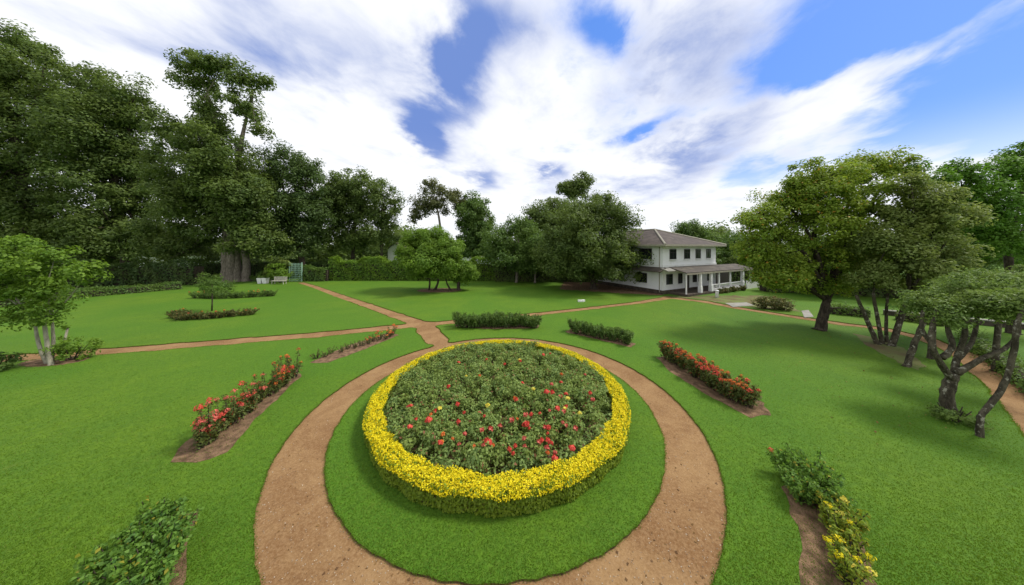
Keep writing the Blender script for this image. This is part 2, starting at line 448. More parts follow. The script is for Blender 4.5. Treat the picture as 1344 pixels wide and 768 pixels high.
def lobe_clumps(c, rad, cr, cover=1.0, inner=0.3, zmin=-0.7):
    rad = np.array(rad); rm = float(np.cbrt(rad.prod()))
    n = max(5, int(cover * 4.2 * (rm / cr) ** 2))
    d = sphere_dirs(n, zmin)
    k = rng.uniform(0.68, 1.06, n)
    k = np.where(rng.random(n) < inner, rng.uniform(0.2, 0.7, n), k)
    k = np.where(rng.random(n) < 0.10, rng.uniform(1.05, 1.24, n), k)
    return np.array(c) + d * k[:, None] * rad, d

def crown_leaves(C, dirs, cr, leaf, per, flat=0.65, out=0.5, asp=0.55):
    nc = len(C)
    cr_i = cr * rng.uniform(0.6, 1.35, nc)
    idx = np.repeat(np.arange(nc), per)
    d = sphere_dirs(len(idx))
    k = rng.random(len(idx)) ** 0.45
    off = d * (k * cr_i[idx])[:, None] * np.array([1, 1, flat])
    P = C[idx] + off
    Nn = d * 0.6 + dirs[idx] * out * 0.5 + np.array([0, 0, 0.55]) + rng.normal(size=d.shape) * 0.45
    cl = rng.random(nc)[idx]
    return P, Nn, cl

def px_lobe(x, y, rx, ry, D, depth=1.0):
    c = AT(x, y, D); cs = D / math.hypot(c.x, D)
    rxw = rx / FP * D * cs; rzw = ry / FP * D
    return c, (rxw, rxw * depth, rzw)

def tree(name, label, D, lobes, trunks, leafmat, barkmat, leaf=0.26, cr=None, per=34, cover=1.0, group=None, cat='tree',
         flat=0.8, limb_r=0.10, inner=0.3, zmin=-0.7, depth=1.0, twigs=7, base=None, ddep=0.0, asp=0.55, extra=None):
    """trunks: list of (list of world points, list of radii); lobes in photo pixels at depth D (5th item = depth offset)"""
    b = Vector(base) if base is not None else Vector(trunks[0][0][0])
    root = empty(name, (b.x, b.y, 0), 0, label, cat, group)
    o3 = np.array((b.x, b.y, 0.0))
    for pts, radii in trunks:
        p2, r2 = curve_pts(pts, radii, 5, radii[-1] * 0.06)
        if pts[0].z < 0.1:
            p2.insert(1, p2[0].lerp(p2[1], min(0.45, 2.2 * r2[0] / max((p2[1] - p2[0]).length, 0.01)))); r2.insert(1, r2[0] * 1.02); r2[0] *= 1.5
        mb = MB(); mb.tube([p - Vector((b.x, b.y, 0)) for p in p2], r2, 13, 0.13)
        mb.build('trunk', barkmat, root, True)
    Cs, Ds = [], []
    br = MB()
    tops = [Vector(t[0][-1]) for t in trunks]; tr = [t[1][-1] for t in trunks]
    for lb in lobes:
        x, y, rx, ry = lb[:4]; dd = lb[4] if len(lb) > 4 else rng.uniform(-0.25, 0.25) * rx / FP * D
        c, rad = px_lobe(x, y, rx, ry, D + dd, depth)
        if lb.__len__() > 4: pass
        crr = cr if cr else 0.30 * float(np.cbrt(np.prod(rad))) + 0.12
        C, d = lobe_clumps(c, rad, crr, cover * 1.7, inner, zmin)
        C[:, 2] = np.maximum(C[:, 2], 0.25)
        Cs.append((C, d, crr))
        i = min(range(len(tops)), key=lambda q: (tops[q] - c).length)
        t0 = tops[i]; r0 = min(tr[i] * 0.75, limb_r * 1.6)
        midp = t0.lerp(c, 0.5) + Vector((0, 0, 0.06 * (c - t0).length)) + Vector(rng.normal(size=3) * 0.04 * (c - t0).length)
        pts, rr = curve_pts([t0 - Vector((0, 0, r0)), midp, c], [r0, r0 * 0.65, r0 * 0.4], 4, 0.0)
        br.tube([p - Vector((b.x, b.y, 0)) for p in pts], rr, 6, 0.08)
        for j in rng.choice(len(C), min(twigs, len(C)), replace=False):
            e = Vector(C[j]); m_ = c.lerp(e, 0.5) + Vector(rng.normal(size=3) * 0.05 * (e - c).length)
            br.tube([q - Vector((b.x, b.y, 0)) for q in (c, m_, e)], [r0 * 0.4, r0 * 0.25, r0 * 0.1], 5, 0.0)
    br.build('branches', barkmat, root, True)
    PP, NN, CC = [], [], []
    for C, d, crr in Cs:
        P, Nn, cl = crown_leaves(C, d, crr, leaf, int(per * 2.0), flat)
        PP.append(P - o3); NN.append(Nn); CC.append(cl)
    PP = np.concatenate(PP); NN = np.concatenate(NN); CC = np.concatenate(CC)
    PP[:, 2] = np.maximum(PP[:, 2], 0.05)
    link('crown', leaf_mesh('crown', PP, NN, leaf, asp, CC), leafmat, root)
    return root

# ------------------------------------------------------------------ ground: path sheet below, turf above it with cut edges
BED = Vector((-0.395, 8.53)); R_IN, R_RING, R_TURF, R_PATH = 3.55, 3.99, 4.70, 5.77
BORDER = Vector((-0.395, 8.74)); BORDER_H = 0.45
SEGS = []
def path_line(px, hws):
    pts = [G(*p) for p in px]
    for i in range(len(pts) - 1):
        SEGS.append((pts[i].x, pts[i].y, pts[i + 1].x, pts[i + 1].y, hws[i], hws[i + 1]))
path_line([(574, 447), (562, 434), (556, 426)], [0.62, 0.60, 0.62])
path_line([(552, 426), (500, 431), (420, 439), (312, 447.5), (219, 455), (106, 463.5), (0, 471), (-150, 481), (-400, 497)],
          [0.50, 0.50, 0.50, 0.50, 0.50, 0.50, 0.50, 0.5, 0.5])
path_line([(556, 426), (520, 414), (480, 400), (445, 388), (412, 376), (395, 371)], [0.55, 0.48, 0.46, 0.42, 0.38, 0.38])
path_line([(556, 426), (600, 422), (703, 412.5), (780, 404), (840, 397), (880, 390)], [0.48, 0.42, 0.40, 0.38, 0.40, 0.5])
path_line([(880, 390.5), (925, 396), (967, 404), (1050, 417), (1100, 424.5), (1156, 431), (1209, 443), (1265, 464), (1307, 495), (1344, 527), (1400, 590)],
          [0.6, 0.6, 0.55, 0.52, 0.5, 0.46, 0.46, 0.46, 0.46, 0.46, 0.46])
def path_sdf(X, Y):
    rr = np.hypot(X - BED.x, Y - BED.y)
    d = np.abs(rr - 0.5 * (R_TURF + R_PATH)) - 0.5 * (R_PATH - R_TURF)
    kk = 0.55
    for x0, y0, x1, y1, h0, h1 in SEGS:
        dx, dy = x1 - x0, y1 - y0
        t = np.clip(((X - x0) * dx + (Y - y0) * dy) / (dx * dx + dy * dy), 0, 1)
        e = np.hypot(X - x0 - t * dx, Y - y0 - t * dy) - (h0 * (1 - t) + h1 * t)
        h = np.clip(0.5 + 0.5 * (e - d) / kk, 0, 1)
        d = e * (1 - h) + d * h - kk * h * (1 - h) * np.where(rr > R_TURF + 0.3, 1, 0) * np.where(np.minimum(d, e) > -9, 1, 0) * 0.6
    d = d + 0.012 * np.sin(X * 5.1 + 1.7 * np.sin(Y * 2.3)) * np.sin(Y * 4.3 + X) + 0.014 * np.sin(X * 13.3 + Y * 4) * np.sin(Y * 11.7)
    return d
def axis_x():
    a = list(np.arange(0, 9, 0.07)) + list(np.arange(9, 30, 0.14)) + list(np.arange(30, 111, 1.0))
    a = np.array(a); return np.concatenate([-a[:0:-1], a])
def axis_y():
    y = [-6.0]
    while y[-1] < 70: y.append(y[-1] + max(0.06, 0.0085 * abs(y[-1])))
    return np.array(y)
def build_turf():
    ax, ay = axis_x(), axis_y()
    X, Y = np.meshgrid(ax, ay)
    S = path_sdf(X, Y)
    pos = S > 0
    cnt = pos[:-1, :-1].astype(int) + pos[1:, :-1] + pos[:-1, 1:] + pos[1:, 1:]
    V = []; F = []; 
    nx = len(ax)
    jj, ii = np.nonzero(cnt == 4)
    used = np.unique(np.concatenate([jj * nx + ii, jj * nx + ii + 1, (jj + 1) * nx + ii + 1, (jj + 1) * nx + ii]))
    remap = -np.ones(X.size, int); remap[used] = np.arange(len(used))
    V = [(X.ravel()[u], Y.ravel()[u], 0.0) for u in used]
    F = [tuple(remap[q] for q in (j * nx + i, j * nx + i + 1, (j + 1) * nx + i + 1, (j + 1) * nx + i)) for j, i in zip(jj.tolist(), ii.tolist())]
    ev = {}; edges = []
    def gridv(u):
        if remap[u] < 0:
            remap[u] = len(V); V.append((X.ravel()[u], Y.ravel()[u], 0.0))
        return int(remap[u])
    Sr = S.ravel(); Xr = X.ravel(); Yr = Y.ravel()
    def cut(u, v):
        k = (u, v) if u < v else (v, u)
        if k not in ev:
            a, b = Sr[u], Sr[v]; t = a / (a - b)
            ev[k] = len(V); V.append((Xr[u] + t * (Xr[v] - Xr[u]), Yr[u] + t * (Yr[v] - Yr[u]), 0.0))
        return ev[k]
    jm, im = np.nonzero((cnt > 0) & (cnt < 4))
    for j, i in zip(jm.tolist(), im.tolist()):
        q = (j * nx + i, j * nx + i + 1, (j + 1) * nx + i + 1, (j + 1) * nx + i)
        poly = []; cuts = []
        for a in range(4):
            u, v = q[a], q[(a + 1) % 4]
            if Sr[u] > 0: poly.append(gridv(u))
            if (Sr[u] > 0) != (Sr[v] > 0):
                c = cut(u, v); poly.append(c); cuts.append((c, Sr[u] > 0))
        if len(poly) >= 3: F.append(tuple(poly))
        if len(cuts) == 2:
            a, b = (cuts[0][0], cuts[1][0]) if cuts[0][1] else (cuts[1][0], cuts[0][0])
            edges.append((a, b))
    me = bpy.data.meshes.new('lawn'); me.from_pydata(V, [], F); me.update()
    o = link('lawn', me, M['grass']); tag(o, kind='structure')
    mb = MB()
    for a, b in edges:
        p, q = V[a], V[b]
        mb.add([(p[0], p[1], -0.001), (q[0], q[1], -0.001), (q[0], q[1], -0.045), (p[0], p[1], -0.045)], [(0, 1, 2, 3)])
    o = mb.build('lawn_edge', M['edge']); tag(o, kind='structure')
    return [(V[a], V[b]) for a, b in edges]
EDGES = build_turf()
mb = MB(); mb.add([(-110, -6, -0.035), (110, -6, -0.035), (110, 70, -0.035), (-110, 70, -0.035)], [(0, 1, 2, 3)])
tag(mb.build('path', M['path']), kind='structure')
mb = MB(); mb.add([(-900, -300, -0.12), (900, -300, -0.12), (900, 900, -0.12), (-900, 900, -0.12)], [(0, 1, 2, 3)])
tag(mb.build('ground', M['grass']), kind='structure')

def patch(name, px, mat, z=0.005, jit=0.06, world=None):
    P = world if world else [G(*p) for p in px]
    out = []
    for i, p in enumerate(P):
        q = P[(i + 1) % len(P)]; n = max(2, int((q - p).length / 0.22))
        for k in range(n):
            r_ = p.lerp(q, k / n); out.append((r_.x + random.gauss(0, jit * 0.5), r_.y + random.gauss(0, jit * 0.5), z))
    mb = MB(); mb.add(out, [tuple(range(len(out)))])
    return tag(mb.build(name, mat), kind='structure')
def disc(cx, cy, rx, ry, n=60):
    return [Vector((cx + rx * math.cos(2 * math.pi * k / n), cy + ry * math.sin(2 * math.pi * k / n), 0)) for k in range(n)]

patch('soil', None, M['soil'], world=disc(BORDER.x, BORDER.y, 3.88, 3.88))
patch('soil', [(222, 607), (258, 607), (296, 596), (338, 548), (368, 520), (395, 494), (390, 484), (350, 510), (290, 548), (235, 588)], M['soil'])
patch('soil', [(985, 549), (1012, 545), (1000, 528), (950, 500), (880, 465), (862, 470), (880, 488), (930, 520)], M['soil'])
patch('soil', [(1026, 640), (1046, 690), (1052, 720), (1054, 800), (1160, 800), (1148, 745), (1128, 700), (1095, 640), (1060, 615)], M['soil'])
patch('soil', [(215, 676), (262, 668), (248, 715), (236, 800), (195, 800), (130, 775), (120, 745)], M['soil'])
patch('soil', [(405, 477), (430, 476), (480, 458), (524, 440), (510, 437), (450, 456)], M['soil'])
patch('soil', [(598, 429), (640, 432), (706, 431), (708, 427), (650, 425), (600, 425)], M['soil'])
patch('soil', [(742, 436), (790, 447), (828, 456), (835, 451), (800, 440), (750, 431)], M['soil'])
patch('soil', None, M['soil'], world=disc(G(577, 381).x, G(577, 381).y, 2.6, 1.5))
patch('soil', None, M['soil'], world=disc(G(72, 474).x, G(72, 474).y, 1.2, 0.55))
patch('soil', [(735, 380), (800, 384), (868, 388), (866, 379), (800, 371), (740, 370)], M['soil'], jit=0.3)
patch('bare_ground', [(872, 390), (935, 388), (1000, 388), (1030, 393), (1052, 409), (1000, 405), (955, 399), (915, 392)], M['worn'], z=0.007, jit=0.2)
patch('bare_ground', [(1120, 438), (1165, 446), (1190, 460), (1215, 480), (1205, 486), (1180, 476), (1140, 455)], M['worn'], z=0.006, jit=0.08)
patch('slab', [(1052, 408), (1061, 407), (1068, 416), (1056, 417)], M['concrete'], z=0.012, jit=0.02)
patch('concrete_pad', [(952, 398), (980, 397), (990, 401), (962, 403)], M['concrete'], z=0.012, jit=0.02)

# short grass blades on the near turf and along the cut edges
def blades():
    n = 330000
    u = rng.random(n); D = 1.0 / (1 / 3.4 + u * (1 / 17.0 - 1 / 3.4)); xl = rng.uniform(-2.05, 2.05, n) * D
    ok = (path_sdf(xl, D) > 0) & (np.hypot(xl - BORDER.x, D - BORDER.y) > 3.95) & (rng.random(n) < np.clip((17.0 - D) / 9.0, 0, 1))
    xl, yl = xl[ok], D[ok]
    E = np.array([(a[0], a[1], b[0], b[1]) for a, b in EDGES])
    E = E[(E[:, 1] < 24) & (E[:, 1] > 3)]
    ln = np.hypot(E[:, 2] - E[:, 0], E[:, 3] - E[:, 1])
    j = rng.choice(len(E), 60000, p=ln / ln.sum()); t = rng.random(60000)
    ex = E[j, 0] + t * (E[j, 2] - E[j, 0]) + rng.normal(size=60000) * 0.02
    ey = E[j, 1] + t * (E[j, 3] - E[j, 1]) + rng.normal(size=60000) * 0.02
    x = np.concatenate([xl, ex]); y = np.concatenate([yl, ey]); n = len(x)
    h = rng.uniform(0.008, 0.022, n); wd = rng.uniform(0.005, 0.011, n) * (0.7 + y * 0.06)
    an = rng.uniform(0, math.pi, n); la = rng.uniform(0, 2 * math.pi, n); le = h * rng.uniform(0.1, 0.9, n)
    V = np.zeros((n, 3, 3))
    V[:, 0] = np.stack([x - np.cos(an) * wd, y - np.sin(an) * wd, np.full(n, -0.004)], 1)
    V[:, 1] = np.stack([x + np.cos(an) * wd, y + np.sin(an) * wd, np.full(n, -0.004)], 1)
    V[:, 2] = np.stack([x + np.cos(la) * le, y + np.sin(la) * le, h], 1)
    me = mesh_np('grass', V.reshape(-1, 3), np.arange(3 * n).reshape(n, 3))
    rnd = np.stack([rng.random(n), rng.random(n), rng.random(n)], 1)
    at = me.attributes.new('rnd', 'FLOAT_VECTOR', 'POINT'); at.data.foreach_set('vector', np.repeat(rnd, 3, axis=0).astype(np.float32).ravel())
    tag(link('grass', me, M['blade']), kind='stuff', label='short mown grass blades covering the near lawn', cat='grass')
blades()

# grit and leaf litter lying on the paths and bare soil
def litter(name, n, size, mat, label, dmax=15.0, flat=0.5):
    u = rng.random(n * 8); D = 1.0 / (1 / 3.5 + u * (1 / dmax - 1 / 3.5)); x = rng.uniform(-2.0, 2.0, n * 8) * D
    ok = path_sdf(x, D) < -0.03
    x, y = x[ok][:n], D[ok][:n]; n = len(x)
    P = np.stack([x, y, np.full(n, -0.03)], 1)
    Nn = np.array([0, 0, 1.0]) + rng.normal(size=(n, 3)) * flat
    tag(link(name, leaf_mesh(name, P, Nn, size, 0.75), mat), label, 'litter', kind='stuff')
litter('gravel', 1100, 0.022, M['grit'], 'pale grit scattered over the dirt paths')
litter('leaves', 160, 0.05, M['dead'], 'dry fallen leaves scattered on the dirt paths')
lx = rng.uniform(9, 24, 420); ly = rng.uniform(6.5, 20, 420); ok = path_sdf(lx, ly) > 0.05; lx, ly = lx[ok], ly[ok]
tag(link('leaves', leaf_mesh('leaves', np.stack([lx, ly, np.full(len(lx), 0.02)], 1), np.array([0, 0, 1.0]) + rng.normal(size=(len(lx), 3)) * 0.4, 0.055, 0.7), M['dead']),
    'dry fallen leaves on the shaded grass under the right trees', 'litter', kind='stuff')

# ------------------------------------------------------------------ round bed
def ring_bed():
    root = empty('flower_border', (BORDER.x, BORDER.y, 0), 0, 'round border hedge of massed yellow flowers circling the rose bed', 'flower border')
    # green flanks and body
    n = 46000
    th = rng.uniform(0, 2 * math.pi, n)
    wob = 0.015 * np.sin(th * 9 + 1) + 0.02 * np.sin(th * 17 + 2) + 0.03 * np.sin(th * 31)
    side = rng.random(n)
    side = np.where(rng.random(n) < 0.06, 0.99, side)
    r = np.where(side < 0.72, R_RING + wob * 0.6 - rng.random(n) ** 2 * 0.16, np.where(side < 0.86, R_IN + rng.random(n) ** 2 * 0.1, rng.uniform(R_IN, R_RING, n)))
    z = np.where(side < 0.86, rng.uniform(0.01, 0.42, n), rng.uniform(0.36, 0.475, n))
    r = r - np.where(side < 0.72, (z / 0.42 - 0.5) ** 2 * 0.10, 0)
    P = np.stack([r * np.cos(th), r * np.sin(th), z], 1)
    rad = np.stack([np.cos(th), np.sin(th), np.zeros(n)], 1) * np.where(side < 0.72, 1, -0.3)[:, None]
    Nn = rad + np.array([0, 0, 0.5]) + rng.normal(size=(n, 3)) * 0.5
    link('foliage', leaf_mesh('foliage', P, Nn, 0.062, 0.5), M['lf_ring'], root)
    # yellow heads: little tufts of small petals, uneven at the rims
    m = 30000
    th = rng.uniform(0, 2 * math.pi, m)
    lo = R_IN + 0.02 * np.sin(th * 11) + 0.03 * np.sin(th * 23 + 1); hi = R_RING + 0.01 + 0.012 * np.sin(th * 9 + 1) + 0.018 * np.sin(th * 17 + 2)
    r = lo + (hi - lo) * rng.beta(1.0, 0.85, m)
    zt = 0.445 + 0.012 * np.sin(th * 14 + r * 9) + 0.012 * np.sin(th * 37 + r * 23) - np.clip(r - (R_RING - 0.12), 0, 1) ** 1.3 * 1.0
    gap = np.sin(th * 53 + 7 * np.sin(r * 14)) * np.sin(r * 33 + th * 19) + rng.normal(size=m) * 0.35
    keep = gap < 0.70
    th, r, zt = th[keep], r[keep], zt[keep]; m = len(th)
    c = np.stack([r * np.cos(th), r * np.sin(th), zt + rng.normal(size=m) * 0.018], 1)
    k = 4
    P = np.repeat(c, k, 0) + rng.normal(size=(m * k, 3)) * np.array([0.016, 0.016, 0.010])
    Nn = np.array([0, 0, 1.0]) + rng.normal(size=(m * k, 3)) * 0.55
    o = link('blossoms', leaf_mesh('blossoms', P, Nn, 0.029, 0.8), M['yellow'], root); o['kind'] = 'stuff'
ring_bed()

def rosette(name, mat, r=0.07, petals=22):
    d = sphere_dirs(petals, -0.1); k = rng.uniform(0.25, 0.8, petals)[:, None]
    P = d * k * r * np.array([1, 1, 0.7])
    me = leaf_mesh(name, P, d + rng.normal(size=d.shape) * 0.35, r * 0.95, 0.85)
    me.materials.append(mat); return me
def rose_bed():
    root = empty('rose_bed', (BORDER.x, BORDER.y, 0), 0, 'dense bed of leafy rose bushes with scattered red blooms inside the yellow border', 'rose bed')
    nc = 1350
    a = rng.uniform(0, 2 * math.pi, nc); r = 3.5 * np.sqrt(rng.random(nc))
    hgt = 0.36 + 0.14 * np.sin(r * 3.1 + a * 2) * np.sin(a * 5 + r) + 0.22 * (1 - (r / 3.5) ** 2) + rng.normal(size=nc) * 0.085
    C = np.stack([r * np.cos(a), r * np.sin(a), np.clip(hgt, 0.20, 1.0)], 1)
    d = np.tile([0, 0, 1.0], (nc, 1)) + rng.normal(size=(nc, 3)) * 0.3
    a2 = rng.uniform(0, 6.283, 420); r2 = 3.5 * np.sqrt(rng.random(420))
    C = np.concatenate([C, np.stack([r2 * np.cos(a2), r2 * np.sin(a2), np.full(420, 0.22)], 1)]); d = np.tile([0, 0, 1.0], (len(C), 1)) + rng.normal(size=(len(C), 3)) * 0.3
    P, Nn, cl = crown_leaves(C, d, 0.17, 0.08, 62, 0.85)
    P[:, 2] = np.maximum(P[:, 2], 0.03)
    link('foliage', leaf_mesh('foliage', P, Nn, 0.078, 0.60, cl), M['lf_rose'], root)
    meshes = [rosette('rose_bloom', M['red'], 0.075), rosette('rose_bloom', M['red'], 0.09, 30), rosette('rose_bloom', M['pink'], 0.07),
              rosette('rose_bloom', M['orange'], 0.065), rosette('rose_bloom', M['lemon'], 0.075)]
    def top(px, py):
        p = G(px, py, 0.62); return p.x - BORDER.x, p.y - BORDER.y
    spots = []
    clusters = [(700, 553, 26, 11, 9), (640, 566, 20, 8, 8), (722, 545, 16, 14, 7), (603, 585, 26, 9, 6), (690, 580, 22, 8, 9), (655, 590, 40, 8, 5),
                (705, 520, 20, 14, 5), (770, 521, 22, 6, 5), (718, 467, 12, 5, 5), (735, 575, 18, 8, 4), (530, 560, 18, 10, 4), (560, 545, 24, 10, 4)]
    for x, y, sx, sy, n in clusters:
        for _ in range(int(n * 0.75)): spots.append((x + random.gauss(0, sx * 0.95), y + random.gauss(0, sy * 0.95), random.choice((0, 0, 1, 1, 2))))
    for _ in range(40):
        t = random.random() * 6.283; q = math.sqrt(random.random())
        spots.append((655 + 130 * q * math.cos(t), 528 + 66 * q * math.sin(t), random.choice((0, 2, 3, 3))))
    for x, y in ((682, 482), (745, 528), (577, 540), (741, 540), (761, 541), (640, 535), (612, 502), (700, 512)): spots.append((x, y, 4))
    n_ok = 0
    for x, y, k in spots:
        if n_ok >= 98: break
        lx, ly = top(x, y)
        if math.hypot(lx, ly) > 3.4: continue
        dd = np.hypot(C[:, 0] - lx, C[:, 1] - ly); near = dd < 0.22
        z = float(C[near, 2].max() if near.any() else 0.6) + 0.10
        o = link('rose_bloom', meshes[k], None, root, (lx, ly, z), random.random() * 6.28, random.uniform(0.7, 1.15))
        if k == 4: o['label'] = 'pale yellow rose bloom'
        elif k == 3: o['label'] = 'small orange rose bloom'
        n_ok += 1
rose_bed()

# ------------------------------------------------------------------ shrubs in the border rows
def shrub_meshes(mat, h, r, leaf, nleaf, nstems, nvar=4, spiky=0.0, asp=0.5, stem_mat='bark', lean=0.25):
    out = []
    for _ in range(nvar):
        mb = MB(); P = []; D = []; tips = []; CL = []
        for s in range(nstems):
            a = random.random() * 6.283; q = math.sqrt(random.random()) * r
            hh = h * random.uniform(0.6, 1.0) * (1 + (spiky if random.random() < 0.35 else 0))
            b0 = Vector((math.cos(a) * q * 0.35, math.sin(a) * q * 0.35, 0))
            t1 = Vector((math.cos(a) * q, math.sin(a) * q, hh))
            m_ = b0.lerp(t1, 0.5) + Vector((0, 0, hh * 0.1))
            mb.tube([b0, m_, t1], [0.012, 0.009, 0.005], 4, 0, False)
            n = int(nleaf / nstems); cl = random.random()
            for k in range(n):
                f = random.random() ** 0.8 * 0.9 + 0.1
                c = b0.lerp(m_, f * 2) if f < 0.5 else m_.lerp(t1, f * 2 - 1)
                an = random.random() * 6.283; ro = random.uniform(0.02, 0.13) * (h / 0.6) * (1.15 - 0.5 * f)
                P.append((c.x + math.cos(an) * ro, c.y + math.sin(an) * ro, max(0.02, c.z + random.gauss(0, 0.02))))
                D.append((math.cos(an) * 0.5 + random.gauss(0, .4), math.sin(an) * 0.5 + random.gauss(0, .4), 0.6 + random.gauss(0, .35)))
                CL.append(cl)
            tips.append(t1)
        lm = leaf_mesh('foliage', np.array(P), np.array(D), leaf, asp, np.array(CL)); lm.materials.append(mat)
        sm = bpy.data.meshes.new('stems'); sm.from_pydata(mb.v, [], mb.f); sm.update(); sm.materials.append(M[stem_mat])
        tips.sort(key=lambda t: -t.z)
        out.append((lm, sm, tips))
    return out
def place_shrub(name, var, p, sc, label, cat, group, heads=None, nheads=0, name_head='flower_cluster'):
    lm, sm, tips = var
    root = empty(name, (p.x, p.y, 0.0), random.random() * 6.283, label, cat, group)
    root.scale = (sc, sc, sc * random.uniform(0.9, 1.12))
    link('foliage', lm, None, root); link('stems', sm, None, root)
    if heads:
        for t in random.sample(tips[:max(nheads + 3, 3)], min(nheads, len(tips))):
            link(name_head, random.choice(heads), None, root, t + Vector((0, 0, 0.02)), random.random() * 6.28, random.uniform(0.6, 1.1))
    return root
def row_pts(a, b, n, jit=0.12, bend=0.0, rows=1):
    d = (b - a); nrm = Vector((-d.y, d.x, 0)).normalized(); out = []
    for i in range(n):
        t = (i + 0.5) / n
        out.append(a.lerp(b, t) + nrm * (random.gauss(0, jit) + bend * math.sin(math.pi * t)) + d.normalized() * random.gauss(0, jit * 0.4))
    return out

def head(mat, r=0.085, n=34):
    d = sphere_dirs(n, -0.2); P = d * r * np.array([1, 1, 0.95]) * rng.uniform(0.5, 1, n)[:, None]
    me = leaf_mesh('flower_cluster', P, d + rng.normal(size=d.shape) * 0.3, r * 0.55, 0.6); me.materials.append(mat); return me
HR = [head(M['red'], 0.095), head(M['red'], 0.08), head(M['pink'], 0.10), head(M['pink'], 0.085)]
HO = [head(M['orange'], 0.08), head(M['orange'], 0.065), head(M['red'], 0.07)]
HEADS_Y = [head(M['yellow'], 0.07), head(M['lemon'], 0.06)]

# left row of red-flowered shrubs
vA = shrub_meshes(M['lf_shrub'], 0.54, 0.27, 0.075, 520, 11, 5, 0.85)
pts = row_pts(G(252, 598), G(389, 493), 15, 0.12)
for i, p in enumerate(pts):
    far = i / 14
    place_shrub('flowering_shrub', vA[i % 5], p, random.uniform(0.85, 1.12), f'red flowered spiky shrub in the left strip, {ORD[i]} from its wide soil end',
                'shrub', 'red flowered shrubs in the left strip', HR if i < 9 else HO + HR[:1], 6)
# right row of orange-flowered shrubs
vE = shrub_meshes(M['lf_shrub'], 0.66, 0.34, 0.085, 900, 16, 5, 0.12)
pts = row_pts(G(990, 540), G(871, 470), 15, 0.12)
for i, p in enumerate(pts):
    place_shrub('flowering_shrub', vE[i % 5], p, random.uniform(0.92, 1.1), f'bushy orange flowered shrub in the right strip, {ORD[i]} from its bare soil tip',
                'shrub', 'orange flowered shrubs in the right strip', HO + HR[:1], 8)
# thin row at the path fork
vB = shrub_meshes(M['lf_pale'], 0.28, 0.26, 0.065, 120, 8, 3, 0.3)
pts = row_pts(G(412, 473), G(520, 438.5), 13, 0.10)
for i, p in enumerate(pts):
    place_shrub('low_shrub', vB[i % 3], p, random.uniform(0.8, 1.1) * (1.2 if i > 7 else 1), f'thin low shrub beside the path fork, {ORD[i]} from the red shrub strip',
                'shrub', 'thin low shrubs by the path fork', HO if i > 6 else None, 3 if i > 6 else 0)
# dark clump behind the round bed
vC = shrub_meshes(M['lf_mid'], 0.80, 0.50, 0.09, 1300, 24, 4, 0.1)
pts = row_pts(G(600, 429), G(704, 429.5), 14, 0.16)
for i, p in enumerate(pts):
    place_shrub('leafy_bush', vC[i % 4], p, random.uniform(0.9, 1.12), f'dark green bush behind the round bed, {ORD[i]} from the path fork',
                'bush', 'dark bushes behind the round bed')
vD = shrub_meshes(M['lf_mid'], 0.66, 0.36, 0.085, 760, 16, 4, 0.1)
pts = row_pts(G(750, 435), G(827, 452.5), 13, 0.10)
for i, p in enumerate(pts):
    place_shrub('leafy_bush', vD[i % 4], p, random.uniform(0.9, 1.1), f'low green bush in the row beyond the ring path, {ORD[i]} from the dark clump',
                'bush', 'low green bushes behind the ring path')
# near-right shrubs
vF = shrub_meshes(M['lf_fresh'], 0.58, 0.42, 0.058, 1900, 24, 3, 0.15, 0.6)
vY = shrub_meshes(M['lf_yfresh'], 0.36, 0.26, 0.062, 520, 13, 3, 0.3, 0.45)
for i, (x, y, s) in enumerate([(1040, 632, 1.0), (1068, 640, 1.05), (1052, 655, 0.9), (1082, 664, 0.85)]):
    place_shrub('leafy_bush', vF[i % 3], G(x, y), s, ('tallest full bush at the top of the lower right soil strip', 'full green bush with orange blooms beside the lower right strip',
                'dense green bush leaning over bare soil in the lower right strip', 'green bush joining the full ones to the yellowish plants, lower right strip')[i],
                'bush', 'green bushes in the lower right strip', HO if i == 0 else None, 1)
for i, (x, y, s) in enumerate([(1088, 690, 1.0), (1108, 690, 1.05), (1100, 712, 1.0), (1117, 722, 1.0), (1106, 742, 1.0), (1110, 764, 1.05)]):
    place_shrub('flowering_plant', vY[i % 3], G(x, y), s, f'yellowish leggy plant in the lower right strip, {ORD[i]} from the green bushes',
                'plant', 'yellowish plants in the lower right strip', HEADS_Y, 1 + (i > 3) * 2)
# near-left bushes
vG = shrub_meshes(M['lf_fresh'], 0.55, 0.42, 0.062, 1900, 24, 3, 0.15, 0.62)
for i, (x, y, s) in enumerate([(208, 704, 0.92), (192, 722, 1.0), (215, 738, 0.95), (165, 748, 1.0), (198, 768, 1.05), (150, 785, 1.0), (182, 800, 1.0)]):
    place_shrub('leafy_bush', vG[i % 3], G(x, y), s, f'broad leaved bush in the lower left clump, {ORD[i]} from its bare soil tip',
                'bush', 'broad leaved bushes in the lower left corner', None, 0)

# far beds on the left lawn
vH = shrub_meshes(M['lf_pale'], 0.46, 0.50, 0.10, 520, 18, 3, 0.1)
pts = row_pts(G(229, 416), G(334, 412), 14, 0.12, -1.0)
for i, p in enumerate(pts):
    place_shrub('low_shrub', vH[i % 3], p, random.uniform(0.85, 1.1), f'pale low plant in the curved lawn bed, {ORD[i]} from the low clipped hedge',
                'shrub', 'pale low plants in the curved bed', HO if i % 4 == 1 else None, 2)
vH2 = shrub_meshes(M['lf_mid'], 0.62, 0.50, 0.10, 520, 18, 3, 0.1)
pts = row_pts(G(258, 391), G(362, 388), 15, 0.10, -0.8)
for i, p in enumerate(pts):
    place_shrub('low_shrub', vH2[i % 3], p, random.uniform(0.9, 1.1), f'dark low plant in the far lawn bed, {ORD[i]} from the low clipped hedge',
                'shrub', 'dark low plants in the far left bed', HO if i in (0, 1, 11, 12) else None, 4)

